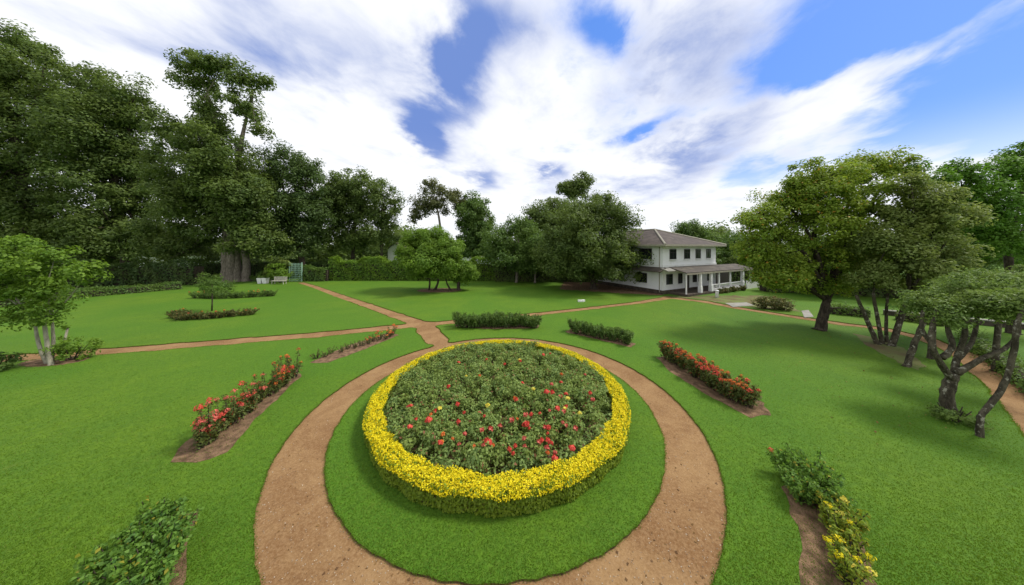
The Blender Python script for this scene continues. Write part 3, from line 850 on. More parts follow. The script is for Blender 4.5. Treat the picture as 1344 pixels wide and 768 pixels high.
def ball_bush(name, label, p, r, mat, leaf=0.1, per=30, squash=0.85, z=None, trunk_h=0, cat='bush', trunk_r=0.05, clr=None):
    root = empty(name, (p.x, p.y, 0), 0, label, cat)
    zc = trunk_h + r * squash
    C, d = lobe_clumps((0, 0, zc), (r, r, r * squash), clr or r * 0.34, 1.1, 0.3, -0.9)
    P, Nn, cl = crown_leaves(C, d, clr or r * 0.34, leaf, per)
    P[:, 2] = np.maximum(P[:, 2], 0.03)
    link('crown' if trunk_h else 'foliage', leaf_mesh('foliage', P, Nn, leaf, 0.55, cl), mat, root)
    mb = MB()
    if trunk_h:
        mb.tube([(0, 0, -0.02), (0.03, 0, trunk_h * 0.6), (0, 0.02, zc)], [trunk_r, trunk_r * 0.8, trunk_r * 0.5], 8, 0.1); mb.build('trunk', M['bark'], root, True)
    else:
        for k in range(6):
            a = k * 1.05; mb.tube([(0.05 * math.cos(a), 0.05 * math.sin(a), 0), (r * .6 * math.cos(a), r * .6 * math.sin(a), r)], [0.02, 0.01], 5)
        mb.build('stems', M['bark'], root)
    return root
ball_bush('topiary_tree', 'small round headed standard bush on a thin stem over the curved bed', G(278, 408), 0.82, M['lf_mid'], 0.11, 60, 0.95, trunk_h=1.35, cat='tree')
ball_bush('leafy_bush', 'small dark round bush behind the straight far bed', G(297, 384), 0.75, M['lf_mid'], 0.12, 40)
ball_bush('leafy_bush', 'loose green bush at the foot of the pale stemmed tree', G(96, 472), 0.62, M['lf_bright'], 0.10, 40)
ball_bush('leafy_bush', 'dark little bush by the path at the picture edge beside the pale stemmed tree', G(-6, 487), 0.55, M['lf_mid'], 0.10, 40)
for i, (x, y, s) in enumerate([(1003, 405, 0.62), (1015, 406, 0.7), (1028, 407, 0.62)]):
    ball_bush('low_shrub', ('brownish low shrub beside the pale concrete pad', 'brownish low shrub between two others on the far right lawn', 'brownish low shrub of three, the one towards the big spreading tree')[i],
              G(x, y), s, M['lf_pale'], 0.11, 36, 0.8, cat='shrub')

# ------------------------------------------------------------------ trees
def tk(pxs, D, radii):
    """trunk points from photo pixels at depth D; the first one stands on the ground"""
    pts = [AT(x, y, D) for x, y in pxs]; pts[0].z = -0.05
    return (pts, radii)

GB = 'tall trees along the far left side'
tree('broadleaf_tree', 'huge dark tree cut by the picture edge, behind the pale stemmed tree', 41,
     [(30, 130, 62, 52), (10, 62, 58, 26), (62, 78, 22, 15), (-40, 180, 90, 90), (50, 205, 80, 70), (30, 285, 80, 50), (-50, 290, 80, 55), (5, 95, 62, 30), (20, 330, 60, 24), (90, 325, 45, 22), (-20, 240, 60, 50)],
     [tk([(38, 368), (36, 320), (30, 240)], 41, [0.75, 0.6, 0.4])], M['lf_dark_b'], M['bark'], 0.40, cr=1.5, per=76, cover=0.95, limb_r=0.25, group=GB)
tree('broadleaf_tree', 'huge rounded dark tree between the edge tree and the split crowned giant', 43,
     [(125, 128, 52, 46), (168, 145, 42, 42), (95, 175, 60, 60), (170, 205, 40, 45), (130, 240, 70, 55), (150, 300, 70, 42), (85, 300, 55, 42), (130, 175, 70, 50), (180, 250, 45, 50), (200, 320, 50, 26), (140, 335, 50, 20)],
     [tk([(165, 368), (164, 320), (150, 240)], 43, [0.7, 0.55, 0.4])], M['lf_dark_b'], M['bark'], 0.40, cr=1.5, per=76, cover=0.95, limb_r=0.25, group=GB)
Dg = 37.5
tree('broadleaf_tree', 'giant tree with split upper crown and thick fluted grey trunk on the left lawn', Dg,
     [(255, 100, 34, 26), (288, 88, 30, 18), (275, 165, 26, 16), (330, 108, 25, 18), (318, 140, 26, 18), (268, 140, 24, 16), (335, 165, 14, 10), (232, 178, 32, 22), (285, 190, 48, 26), (215, 230, 28, 32),
      (300, 235, 55, 38), (245, 260, 50, 45), (225, 310, 45, 32), (280, 300, 48, 30), (330, 285, 40, 35), (260, 215, 45, 35), (270, 270, 60, 40), (320, 260, 50, 35), (335, 315, 40, 22), (250, 328, 40, 18), (290, 255, 45, 35)],
     [tk([(303, 370), (303, 330), (298, 270), (290, 200), (272, 120)], Dg, [0.58, 0.52, 0.44, 0.28, 0.12]), tk([(310, 371), (309, 330), (304, 260), (318, 180), (332, 120)], Dg + .4, [0.62, 0.50, 0.40, 0.22, 0.10]),
      tk([(295, 371), (296, 335), (296, 285)], Dg - .3, [0.55, 0.42, 0.3]), tk([(323, 370), (323, 340), (318, 300)], Dg + .9, [0.5, 0.42, 0.3])],
     M['lf_dark_b'], M['bark_grey'], 0.36, cr=1.25, per=72, cover=0.85, limb_r=0.16, group=GB)
tree('broadleaf_tree', 'dark domed tree just right of the fluted trunk giant', 42,
     [(372, 222, 36, 28), (345, 250, 42, 40), (400, 262, 32, 42), (372, 285, 55, 40), (395, 315, 36, 26), (345, 312, 40, 26), (400, 225, 22, 18), (410, 290, 26, 30)],
     [tk([(398, 366), (395, 335), (380, 280)], 42, [0.5, 0.4, 0.28])], M['lf_dark'], M['bark'], 0.34, cr=1.3, per=64, cover=0.95, limb_r=0.2, group=GB)
tree('broadleaf_tree', 'loose dark tree between the domed tree and the white gable', 48,
     [(470, 246, 30, 20), (505, 258, 22, 22), (440, 252, 24, 24), (478, 280, 36, 24), (440, 295, 26, 30), (508, 288, 18, 20), (455, 318, 34, 18), (430, 275, 30, 30), (455, 265, 34, 26), (490, 312, 32, 20)],
     [tk([(500, 360), (501, 320), (503, 270)], 48, [0.35, 0.28, 0.16]), tk([(462, 360), (464, 320), (468, 260)], 48.5, [0.4, 0.3, 0.18])], M['lf_dark_b'], M['bark'], 0.36, cr=1.2, per=52, cover=0.85, limb_r=0.14, group=GB)
GF = 'trees beyond the far hedge'
tree('broadleaf_tree', 'airy olive tree with open crown and slender trunk beyond the hedge', 47,
     [(566, 249, 16, 11), (551, 272, 15, 12), (592, 260, 16, 10), (572, 272, 15, 12), (546, 285, 10, 8), (603, 272, 8, 8)],
     [tk([(583, 360), (580, 320), (576, 285), (570, 262)], 47, [0.3, 0.24, 0.18, 0.12])], M['lf_airy'], M['bark_grey'], 0.34, cr=0.95, per=44, cover=0.85, limb_r=0.1, group=GF)
tree('columnar_tree', 'dense columnar tree behind the long white wall', 48,
     [(619, 268, 14, 14), (621, 285, 22, 22), (622, 308, 23, 24), (620, 328, 20, 14)],
     [tk([(622, 362), (622, 330), (621, 280)], 48, [0.35, 0.3, 0.2])], M['lf_mid'], M['bark'], 0.34, cr=1.0, per=60, cover=1.1, limb_r=0.1, group=GF)
tree('broadleaf_tree', 'light green loose tree beside the big dark tree by the house', 37,
     [(678, 302, 22, 13), (655, 318, 22, 14), (700, 318, 26, 16), (720, 330, 26, 16), (668, 335, 28, 14), (700, 345, 34, 12), (658, 305, 10, 9)],
     [tk([(678, 372), (679, 350), (682, 322)], 37, [0.22, 0.18, 0.12]), tk([(702, 371), (703, 350), (704, 330)], 36.5, [0.16, 0.13, 0.09])], M['lf_mid'], M['bark_grey'], 0.28, cr=0.9, per=50, cover=0.95, group=GF)
tree('broadleaf_tree', 'dusky tree rising behind the light green loose tree', 46,
     [(712, 285, 22, 17), (732, 276, 18, 14), (700, 300, 20, 16), (730, 300, 30, 25)],
     [tk([(715, 362), (715, 330), (716, 295)], 46, [0.35, 0.28, 0.18])], M['lf_dark_b'], M['bark'], 0.34, cr=1.1, per=54, cover=1.0, group=GF)
tree('broadleaf_tree', 'tall slim tree poking its tufted top above the big dark tree', 50,
     [(760, 243, 17, 11), (742, 248, 9, 9), (755, 255, 14, 9)],
     [tk([(752, 360), (753, 310), (754, 260)], 50, [0.35, 0.28, 0.16])], M['lf_dark_b'], M['bark'], 0.36, cr=1.0, per=60, cover=1.1, limb_r=0.1, group=GF)
tree('broadleaf_tree', 'big dark bushy tree shading the near corner of the white house', 31,
     [(778, 282, 38, 26), (752, 300, 34, 30), (808, 300, 30, 32), (778, 322, 52, 34), (735, 335, 32, 26), (822, 338, 24, 24), (765, 350, 44, 20), (806, 355, 34, 16)],
     [tk([(778, 379), (779, 366), (784, 350), (790, 325)], 31, [0.34, 0.26, 0.22, 0.14]), tk([(782, 379), (774, 360), (762, 335)], 30.8, [0.2, 0.17, 0.11])],
     M['lf_dark_b'], M['bark'], 0.24, cr=0.95, per=64, cover=1.1, limb_r=0.12)
tree('broadleaf_tree', 'round topped green tree behind the white house roof', 47,
     [(910, 304, 23, 14), (897, 320, 24, 18), (925, 322, 26, 18), (910, 335, 30, 16)],
     [tk([(912, 362), (912, 335), (911, 312)], 47, [0.35, 0.3, 0.2])], M['lf_mid'], M['bark'], 0.32, cr=1.1, per=56, cover=1.1)
tree('broadleaf_tree', 'green tree between the white house and the big spreading tree', 40,
     [(960, 325, 28, 18), (940, 342, 22, 16), (990, 330, 26, 20), (975, 350, 32, 18), (1015, 345, 30, 20)],
     [tk([(965, 367), (965, 345), (965, 332)], 40, [0.3, 0.25, 0.18])], M['lf_mid'], M['bark'], 0.30, cr=1.0, per=56, cover=1.1)

# right side
tree('broadleaf_tree', 'green tree filling the gap behind the big spreading tree', 27,
     [(1085, 335, 50, 22), (1130, 320, 45, 26), (1060, 355, 45, 16), (1150, 345, 45, 20)], [tk([(1110, 387), (1110, 365), (1110, 345)], 27, [0.2, 0.16, 0.12])],
     M['lf_mid'], M['bark'], 0.22, cr=0.8, per=60, cover=1.1)
tree('broadleaf_tree', 'dark green tree behind the grey green tree and the lime tree', 24,
     [(1230, 300, 50, 30), (1290, 310, 50, 34), (1200, 335, 45, 24), (1255, 340, 50, 24), (1330, 335, 50, 26), (1370, 300, 50, 40)], [tk([(1262, 395), (1262, 370), (1262, 340)], 24, [0.24, 0.2, 0.14])],
     M['lf_mid'], M['bark'], 0.20, cr=0.75, per=60, cover=1.1)
D14 = G(1078, 433).y
tree('broadleaf_tree', 'big spreading yellow green tree on a single dark trunk at the right lawn', D14,
     [(1075, 240, 50, 28), (1030, 262, 36, 26), (1125, 232, 48, 26), (1172, 222, 30, 18), (998, 290, 32, 26), (1070, 285, 58, 38), (1135, 275, 50, 40),
      (985, 330, 24, 20), (1020, 335, 45, 30), (1080, 335, 55, 30), (1130, 325, 44, 34), (1025, 368, 38, 16), (1085, 372, 40, 14)],
     [tk([(1077, 434), (1081, 410), (1086, 392)], D14, [0.26, 0.20, 0.17]), tk([(1086, 394), (1100, 372), (1118, 340)], D14, [0.14, 0.11, 0.07])][:1],
     M['lf_yel'], M['bark'], 0.145, cr=0.46, per=56, cover=1.0, limb_r=0.10, twigs=9)
tree('broadleaf_tree', 'bright lime green tree at the right picture edge behind the clipped tree', 15.0,
     [(1318, 232, 40, 24), (1352, 208, 40, 24), (1296, 268, 36, 26), (1348, 268, 45, 34), (1255, 262, 24, 16), (1274, 228, 18, 11), (1228, 238, 24, 14), (1248, 220, 16, 9), (1205, 222, 14, 8), (1262, 245, 22, 14), (1280, 290, 40, 26), (1310, 315, 50, 30), (1370, 320, 50, 40)],
     [tk([(1330, 438), (1330, 400), (1322, 330)], 15.0, [0.22, 0.18, 0.13])], M['lf_lime'], M['bark'], 0.15, cr=0.46, per=56, cover=1.05, limb_r=0.05)
D15 = G(1165, 452).y
tree('multi_stem_tree', 'dusky grey green tree on several splayed mossy stems behind the clipped tree', D15,
     [(1200, 285, 42, 26), (1165, 325, 42, 26), (1225, 305, 45, 30), (1190, 345, 50, 26), (1245, 340, 40, 26), (1145, 365, 34, 16), (1215, 365, 45, 16), (1258, 290, 30, 24), (1212, 258, 38, 20), (1236, 272, 30, 20), (1196, 240, 20, 12)],
     [tk([(1152, 452), (1140, 425), (1124, 388)], D15, [0.10, 0.08, 0.06]), tk([(1158, 450), (1152, 420), (1146, 385)], D15 + .1, [0.085, 0.07, 0.055]),
      tk([(1164, 450), (1163, 420), (1165, 385)], D15 + .3, [0.07, 0.06, 0.05]), tk([(1170, 454), (1180, 425), (1192, 385)], D15 - .2, [0.13, 0.11, 0.08])],
     M['lf_grey'], M['bark_moss'], 0.135, cr=0.44, per=60, cover=1.1, limb_r=0.05)
def umbrella(name, label, D, lobes, trunks, **kw):
    return tree(name, label, D, lobes, trunks, M['lf_umb'], M['bark_moss'], kw.pop('leaf', 0.085), cr=kw.pop('cr', 0.28), per=kw.pop('per', 62), cover=1.15, flat=0.75, limb_r=0.05, inner=0.35,
                zmin=-0.75, twigs=10, cat='tree', asp=0.45, **kw)
D17 = G(1250, 545).y
umbrella('clipped_tree', 'flat topped clipped tree on a twisted forked mossy trunk at the right', D17,
         [(1215, 398, 34, 22, 0.6), (1262, 388, 44, 24, 0.5), (1310, 382, 44, 22, 0.9), (1285, 405, 44, 22, -0.2), (1240, 412, 30, 16, 0), (1350, 378, 44, 22, 1.2), (1270, 372, 40, 14, 1.6), (1330, 400, 40, 22, 0.1)],
         [tk([(1247, 548), (1243, 520), (1250, 495)], D17, [0.17, 0.125, 0.11]),
          ([AT(1250, 500, D17), AT(1228, 465, D17 - .1), AT(1222, 440, D17), AT(1230, 405, D17 + .1)], [0.085, 0.06, 0.055, 0.045]),
          ([AT(1252, 500, D17), AT(1256, 470, D17 + .2), AT(1266, 440, D17 + .2), AT(1264, 405, D17 + .3)], [0.085, 0.065, 0.055, 0.045]),
          ([AT(1258, 470, D17 + .2), AT(1276, 448, D17 + .4), AT(1284, 410, D17 + .5)], [0.06, 0.05, 0.04]),
          ([AT(1226, 455, D17), AT(1210, 432, D17 + .2), AT(1212, 408, D17 + .3)], [0.055, 0.045, 0.035]),
          ([AT(1256, 490, D17), AT(1290, 470, D17 - .1), AT(1318, 458, D17 - .1), AT(1336, 440, D17)], [0.075, 0.055, 0.045, 0.04]),
          ([AT(1236, 470, D17), AT(1250, 455, D17), AT(1244, 430, D17 + .2), AT(1250, 400, D17 + .4)], [0.08, 0.06, 0.05, 0.04])])
D18 = G(1286, 573).y
umbrella('clipped_tree', 'clipped tree at the picture edge on a thin S curved pale mossy stem', D18,
         [(1345, 402, 36, 20, 0.1), (1380, 400, 44, 22, 0.0)],
         [tk([(1286, 576), (1287, 548), (1296, 535), (1318, 505), (1330, 465), (1334, 430), (1342, 408)], D18, [0.065, 0.055, 0.052, 0.052, 0.048, 0.045, 0.035])])
DL = G(1190, 481).y
umbrella('clipped_tree', 'clipped tree on one leaning bare trunk behind the twisted trunk', DL,
         [(1206, 396, 24, 16, 0.0), (1232, 400, 26, 18, 0.2)],
         [tk([(1189, 482), (1201, 450), (1216, 412)], DL, [0.10, 0.085, 0.07])])
umbrella('clipped_tree', 'clipped tree whose dark trunk stands between the leaning and the twisted trunk', 11.6,
         [(1226, 388, 26, 18, 0.0), (1255, 380, 30, 18, 0.4)],
         [tk([(1222, 470), (1224, 440), (1226, 405)], 11.6, [0.11, 0.09, 0.07])])
umbrella('clipped_tree', 'clipped tree with a slim stem beyond the twisted trunk, by the edge path', 10.5,
         [(1300, 372, 34, 18, 0.0), (1335, 368, 34, 18, 0.4)],
         [tk([(1306, 480), (1308, 450), (1314, 400)], 10.5, [0.09, 0.075, 0.06])])
ball_bush('leafy_bush', 'tangle of creeper and grass at the foot of the twisted trunk', G(1252, 553), 0.42, M['lf_umb'], 0.07, 40, 0.45)

# left and centre small trees
D19 = G(66, 479).y
tree('multi_stem_tree', 'bright green small tree on pale slender stems beside the left path', D19,
     [(20, 330, 38, 20), (-25, 345, 40, 30), (70, 345, 36, 22), (112, 358, 24, 18), (40, 370, 45, 26), (-10, 385, 40, 28), (75, 385, 30, 22), (62, 415, 20, 16), (28, 412, 26, 14)],
     [tk([(67, 480), (62, 455), (57, 420)], D19, [0.075, 0.06, 0.05]), tk([(62, 478), (51, 452), (46, 425)], D19 + .15, [0.06, 0.05, 0.04]),
      tk([(68, 478), (70, 450), (68, 415)], D19 + .25, [0.055, 0.05, 0.04])], M['lf_bright'], M['bark_pale'], 0.135, cr=0.36, per=40, cover=0.95, limb_r=0.04)
mb = MB(); p0 = G(80, 473)
mb.tube([(0, 0, -0.05), (0.12, 0, 0.7), (0.22, 0.05, 1.45)], [0.045, 0.04, 0.035], 8, 0.08)
r0 = empty('cut_stem', p0, 0, 'short pale cut stem standing beside the pale stemmed tree', 'stem')
mb.build('trunk', M['bark_pale'], r0, True)
P = np.array([(0.22 + random.gauss(0, .06), random.gauss(0, .06), 1.45 + random.gauss(0, .06)) for _ in range(40)])
link('leaves', leaf_mesh('leaves', P, rng.normal(size=(40, 3)) + [0, 0, 1], 0.10), M['lf_bright'], r0)
D20 = G(577, 381).y
tree('multi_stem_tree', 'small domed fresh green tree on several bare stems in the middle lawn', D20,
     [(560, 313, 26, 14), (548, 330, 26, 16), (580, 328, 24, 16), (566, 343, 34, 16), (590, 352, 20, 14), (605, 362, 14, 14), (616, 358, 10, 12), (560, 357, 26, 9), (538, 342, 14, 12)],
     [tk([(563, 384), (564, 370), (562, 352)], D20, [0.12, 0.10, 0.08]), tk([(570, 383), (575, 370), (572, 350)], D20 + .2, [0.14, 0.11, 0.08]),
      tk([(592, 383), (586, 370), (582, 350)], D20 - .1, [0.10, 0.08, 0.06]), tk([(602, 383), (602, 372), (604, 362)], D20, [0.22, 0.18, 0.10])],
     M['lf_bright'], M['bark'], 0.20, cr=0.62, per=70, cover=1.25, limb_r=0.06)

# ------------------------------------------------------------------ hedges
def hedge(label, pts, h, wdt, mat, leaf=0.16, dens=26, name='hedge', top_jit=0.12):
    a = pts[0]; root = empty(name, (a.x, a.y, 0), 0, label, 'hedge')
    PP, NN, CC = [], [], []; mb = MB()
    for p, q in zip(pts, pts[1:]):
        d = q - p; L = d.length; d.normalize(); nr = Vector((-d.y, d.x, 0))
        n = int(L * (2 * h + wdt) * dens * 3)
        s = rng.random(n) * L; face = rng.random(n) * (2 * h + wdt)
        lump = 0.13 * np.sin(s * 2.1) + 0.1 * np.sin(s * 5.3 + 1) 
        hh = h * (1 + top_jit * np.sin(s * 0.9 + 2) + 0.5 * top_jit * np.sin(s * 2.7))
        top = face > 2 * h
        off = np.where(top, (face - 2 * h) - wdt / 2, np.where(face < h, -1, 1) * (wdt / 2 + lump * 0.5)) + rng.normal(size=n) * 0.10
        z = np.where(top, hh + rng.normal(size=n) * 0.10, (face % h) / h * hh)
        off = np.where(top, off, off * (1 - 0.25 * (z / hh) ** 4))
        x = p.x - a.x + d.x * s + nr.x * off; y = p.y - a.y + d.y * s + nr.y * off
        PP.append(np.stack([x, y, np.maximum(z, 0.04)], 1))
        sgn = np.where(top, 0, np.where(face < h, -1, 1))
        NN.append(np.stack([nr.x * sgn, nr.y * sgn, np.where(top, 1.0, 0.45)], 1) + rng.normal(size=(n, 3)) * 0.5)
        CC.append(0.5 + 0.5 * np.sin(s * 1.7 + z * 2))
    link('foliage', leaf_mesh('foliage', np.concatenate(PP), np.concatenate(NN), leaf, 0.6, np.concatenate(CC)), mat, root)
    le, ri = [], []
    for i, p in enumerate(pts):
        d = (pts[min(i + 1, len(pts) - 1)] - pts[max(i - 1, 0)]).normalized(); nr = Vector((-d.y, d.x, 0)) * (wdt * 0.32)
        le.append(p - a + nr); ri.append(p - a - nr)
    mb.prism([(q.x, q.y) for q in le + ri[::-1]], -0.02, h * 0.80)
    mb.build('stems', M['bark'], root)  # one solid dark core added inside the foliage to block see-through, not modelled stems
    return root
hedge('long tall clipped green hedge along the far lawn behind the small domed tree', [G(436, 367.5), G(520, 367.5), G(662, 368)], 3.1, 1.6, M['lf_bright'], 0.26, 30)
hedge('dark tall hedge under the trees between the far hedge and the house', [G(650, 369), G(740, 369), G(800, 370)], 2.6, 1.6, M['lf_dark_b'], 0.26, 28)
hedge('shadowy hedge behind the fluted trunk and the leafy arch', [G(255, 364), G(330, 363.5), G(440, 363.5)], 2.6, 1.4, M['lf_dark'], 0.28, 26)
hedge('short dark hedge block beside the trellis arch', [G(398, 368.5), G(432, 368.5)], 2.0, 1.5, M['lf_mid'], 0.25, 30)
hedge('low clipped hedge edging the left lawn under the dark trees', [G(-60, 410), G(110, 390), G(238, 379)], 0.75, 1.1, M['lf_mid'], 0.17, 40)
hedge('dark head high hedge behind the low clipped one on the left', [G(-80, 392), G(110, 378), G(180, 373.5), G(262, 373)], 3.0, 1.6, M['lf_dark'], 0.28, 24)
hedge('dark bushy hedge behind the right end of the verandah', [Vector((27.5, 40, 0)), Vector((34, 37, 0)), Vector((44, 35, 0))], 3.2, 1.8, M['lf_dark_b'], 0.26, 26)
hedge('dark hedge along the far right lawn behind the big spreading tree', [G(1000, 382), G(1100, 386), G(1250, 396), G(1420, 410)], 1.9, 1.4, M['lf_dark_b'], 0.22, 28)
hedge('low dark hedge on the far right lawn behind the dark trunk', [G(1088, 411), G(1140, 416)], 0.6, 0.8, M['lf_mid'], 0.13, 60)
hedge('low dark hedge edging the dirt path at the right picture edge', [G(1272, 445), G(1300, 468), G(1330, 492), G(1380, 530)], 0.42, 0.5, M['lf_mid'], 0.09, 130)
hedge('low dark hedge along the path between the stems and the right edge', [G(1176, 419), G(1240, 428)], 0.5, 0.7, M['lf_dark_b'], 0.13, 60)

# far background wood
def far_wood():
    n = 620
    C = np.stack([rng.uniform(-170, 170, n), rng.uniform(74, 100, n), np.zeros(n)], 1)
    C[:, 2] = rng.uniform(0.5, 7.5, n) * (1 + 0.35 * np.sin(C[:, 0] * 0.11) + 0.2 * np.sin(C[:, 0] * 0.31))
    d = sphere_dirs(n, -0.2)
    P, Nn, cl = crown_leaves(C, d, 4.6, 0.7, 210, 0.75)
    P[:, 2] = np.maximum(P[:, 2], 0.1)
    tag(link('woods', leaf_mesh('woods', P, Nn, 0.9, 0.65, cl), M['lf_dark_b']), 'dark far-off woods closing the view behind the wall', 'woods', kind='stuff')
far_wood()

# ------------------------------------------------------------------ boundary wall
wr = empty('garden_wall', (0, 60, 0), 0, 'pale boundary wall showing over the far hedge below the columnar tree', 'wall')
mb = MB(); mb.box(-14, 1, -0.12, 0.12, -0.1, 2.7); mb.build('wall', M['wall'], wr)
mb = MB(); mb.box(-14, 1, -0.2, 0.2, 2.703, 2.85); mb.build('coping', M['concrete'], wr)
wr = empty('garden_wall', (-70, 56, 0), 0, 'white wall glimpsed in gaps under the dark trees behind the left lawn', 'wall')
mb = MB(); mb.box(-16, 9, -0.12, 0.12, -0.1, 3.2); mb.build('wall', M['wall'], wr)
mb = MB(); mb.box(-16, 9, -0.2, 0.2, 3.203, 3.34); mb.build('coping', M['concrete'], wr)
# small gabled outbuilding
p = G(519, 356)
hr = empty('outbuilding', (p.x, p.y, 0), 0, 'small white gabled outbuilding peeping over the far hedge', 'building')
mb = MB(); mb.prism([(-1.6, 0), (1.6, 0), (1.6, 4), (-1.6, 4)], -0.1, 4.6)
mb.add([(-1.6, 0, 4.6), (1.6, 0, 4.6), (0, 0, 5.9), (-1.6, 4, 4.6), (1.6, 4, 4.6), (0, 4, 5.9)], [(0, 1, 2), (3, 5, 4)])
mb.build('wall', M['white'], hr)
mb = MB()
for s in (-1, 1):
    mb.add([(s * 1.95, -0.3, 4.35), (0, -0.3, 5.95), (0, 4.3, 5.95), (s * 1.95, 4.3, 4.35), (s * 1.95, -0.3, 4.45), (0, -0.3, 6.07), (0, 4.3, 6.07), (s * 1.95, 4.3, 4.45)],
           [(0, 1, 2, 3), (4, 5, 6, 7), (0, 1, 5, 4), (2, 3, 7, 6), (0, 3, 7, 4)])
mb.build('roof', M['roof'], hr)
mb = MB(); mb.box(0.25, 0.95, -0.05, 0.02, 3.6, 4.5); mb.build('window', M['glass'], hr)

# ------------------------------------------------------------------ trellis arch corner
pa = G(372, 369.5)
ar = empty('garden_arch', (pa.x, pa.y, 0), 0, 'leafy garden arch with pale green trellis panel beside the fluted trunk', 'arch')
mb = MB()
for k in range(9):
    mb.box(0.95 + k * 0.21, 0.995 + k * 0.21, -0.03, 0.0, 0, 2.7)
for k in range(9):
    mb.box(0.95, 2.675, -0.062, -0.032, 0.12 + k * 0.3, 0.165 + k * 0.3)
mb.box(0.85, 0.945, -0.06, 0.03, 0, 2.8); mb.box(2.68, 2.78, -0.06, 0.03, 0, 2.8)
mb.build('trellis', M['trellis'], ar)
pts_a = [(-2.6, 0, 0), (-2.5, 0, 1.2), (-1.9, 0, 2.4), (-0.8, 0, 3.1), (0.3, 0, 2.9), (1.0, 0, 2.3)]
C = []
for i in range(len(pts_a) - 1):
    for k in range(8):
        q = Vector(pts_a[i]).lerp(Vector(pts_a[i + 1]), k / 8); C.append((q.x, q.y + random.gauss(0, .15), q.z))
C = np.array(C); P, Nn, cl = crown_leaves(C, np.tile([0, -0.5, 0.6], (len(C), 1)), 0.42, 0.2, 70)
P[:, 2] = np.maximum(P[:, 2], 0.04)
link('foliage', leaf_mesh('foliage', P, Nn, 0.2, 0.6, cl), M['lf_grey'], ar)
mb = MB(); mb.tube(curve_pts(pts_a, [0.05] * 6, 4)[0], [0.05] * 21, 6); mb.build('hoop', M['bark'], ar)
ball_bush('leafy_bush', 'round clipped bush in the opening of the leafy arch', G(367, 371), 1.35, M['lf_bright'], 0.18, 60, 1.0)
ball_bush('leafy_bush', 'low rounded bush between the fluted trunk and the arch', G(345, 369), 1.2, M['lf_mid'], 0.2, 40, 0.7)
def planter(p, label, plant=True):
    r_ = empty('plant_pot', (p.x, p.y, 0), 0, label, 'pot', 'white pots by the arch')
    mb = MB(); mb.add([(s * 0.22, t * 0.22, 0) for s, t in ((-1, -1), (1, -1), (1, 1), (-1, 1))] + [(s * 0.3, t * 0.3, 0.75) for s, t in ((-1, -1), (1, -1), (1, 1), (-1, 1))] +
                      [(s * 0.25, t * 0.25, 0.75) for s, t in ((-1, -1), (1, -1), (1, 1), (-1, 1))] + [(s * 0.24, t * 0.24, 0.66) for s, t in ((-1, -1), (1, -1), (1, 1), (-1, 1))],
                      [(0, 3, 2, 1), (0, 1, 5, 4), (1, 2, 6, 5), (2, 3, 7, 6), (3, 0, 4, 7), (4, 5, 9, 8), (5, 6, 10, 9), (6, 7, 11, 10), (7, 4, 8, 11), (8, 9, 13, 12), (9, 10, 14, 13), (10, 11, 15, 14), (11, 8, 12, 15), (12, 13, 14, 15)])
    mb.build('pot', M['white'], r_)
    P = np.array([(random.gauss(0, .14), random.gauss(0, .14), 0.75 + abs(random.gauss(0, .15))) for _ in range(120)])
    link('plant', leaf_mesh('plant', P, rng.normal(size=(120, 3)) + [0, 0, 1], 0.14), M['lf_mid'], r_)
planter(G(342, 372), 'white square plant pot of a pair, on the fluted trunk side')
planter(G(348.5, 372), 'white square plant pot of a pair, on the trellis arch side')
pb = G(366, 373)
bn = empty('garden_bench', (pb.x, pb.y, 0), 0, 'cream garden bench in front of the round clipped bush', 'bench')
mb = MB(); mb.box(-0.9, 0.9, -0.25, 0.25, 0.42, 0.48); mb.build('seat', M['cream'], bn)
mb = MB()
for k in range(3): mb.box(-0.9, 0.9, 0.26, 0.30, 0.56 + k * 0.16, 0.67 + k * 0.16)
mb.build('backrest', M['cream'], bn)
for x in (-0.8, 0.74):
    for y in (-0.22, 0.2):
        mb = MB(); mb.box(x, x + 0.06, y, y + 0.055, 0, 0.417 if y < 0 else 0.9); mb.build('leg', M['cream'], bn)

# ------------------------------------------------------------------ the white house
HRZ = math.atan2(0.438, 0.899)
hc = G(870, 386.6)
house = empty('white_house', (hc.x, hc.y, 0), HRZ, 'two storey white house with dark windows and a weathered hipped roof', 'house')
LX, LY, ZE = 10.2, 14.0, 5.3
mb = MB(); mb.box(0, LX, 0, LY, 0.42, ZE); mb.build('wall', M['wall'], house)
mb = MB(); mb.box(-0.05, LX + 0.05, -0.05, LY + 0.05, -0.2, 0.417); mb.build('plinth', M['plinth'], house)
mb = MB()
ov = 0.75
mb.add([(-ov, -ov, ZE - 0.12), (LX + ov, -ov, ZE - 0.12), (LX + ov, LY + ov, ZE - 0.12), (-ov, LY + ov, ZE - 0.12),
        (-ov, -ov, ZE + 0.02), (LX + ov, -ov, ZE + 0.02), (LX + ov, LY + ov, ZE + 0.02), (-ov, LY + ov, ZE + 0.02),
        (LX / 2, LX / 2 - 0.6, 7.35), (LX / 2, LY - LX / 2 + 0.6, 7.35)],
       [(0, 3, 2, 1), (0, 1, 5, 4), (1, 2, 6, 5), (2, 3, 7, 6), (3, 0, 4, 7), (4, 5, 8), (5, 6, 9, 8), (6, 7, 9), (7, 4, 8, 9)])
roof = mb.build('roof', M['roof'], house)
mb = MB()
for a, b in (((-ov, -ov, ZE + 0.04), (LX / 2, LX / 2 - 0.6, 7.38)), ((LX + ov, -ov, ZE + 0.04), (LX / 2, LX / 2 - 0.6, 7.38)), ((LX / 2, LX / 2 - 0.6, 7.38), (LX / 2, LY - LX / 2 + 0.6, 7.38)),
             ((-ov, LY + ov, ZE + 0.04), (LX / 2, LY - LX / 2 + 0.6, 7.38))):
    mb.tube([a, b], [0.11, 0.11], 6)
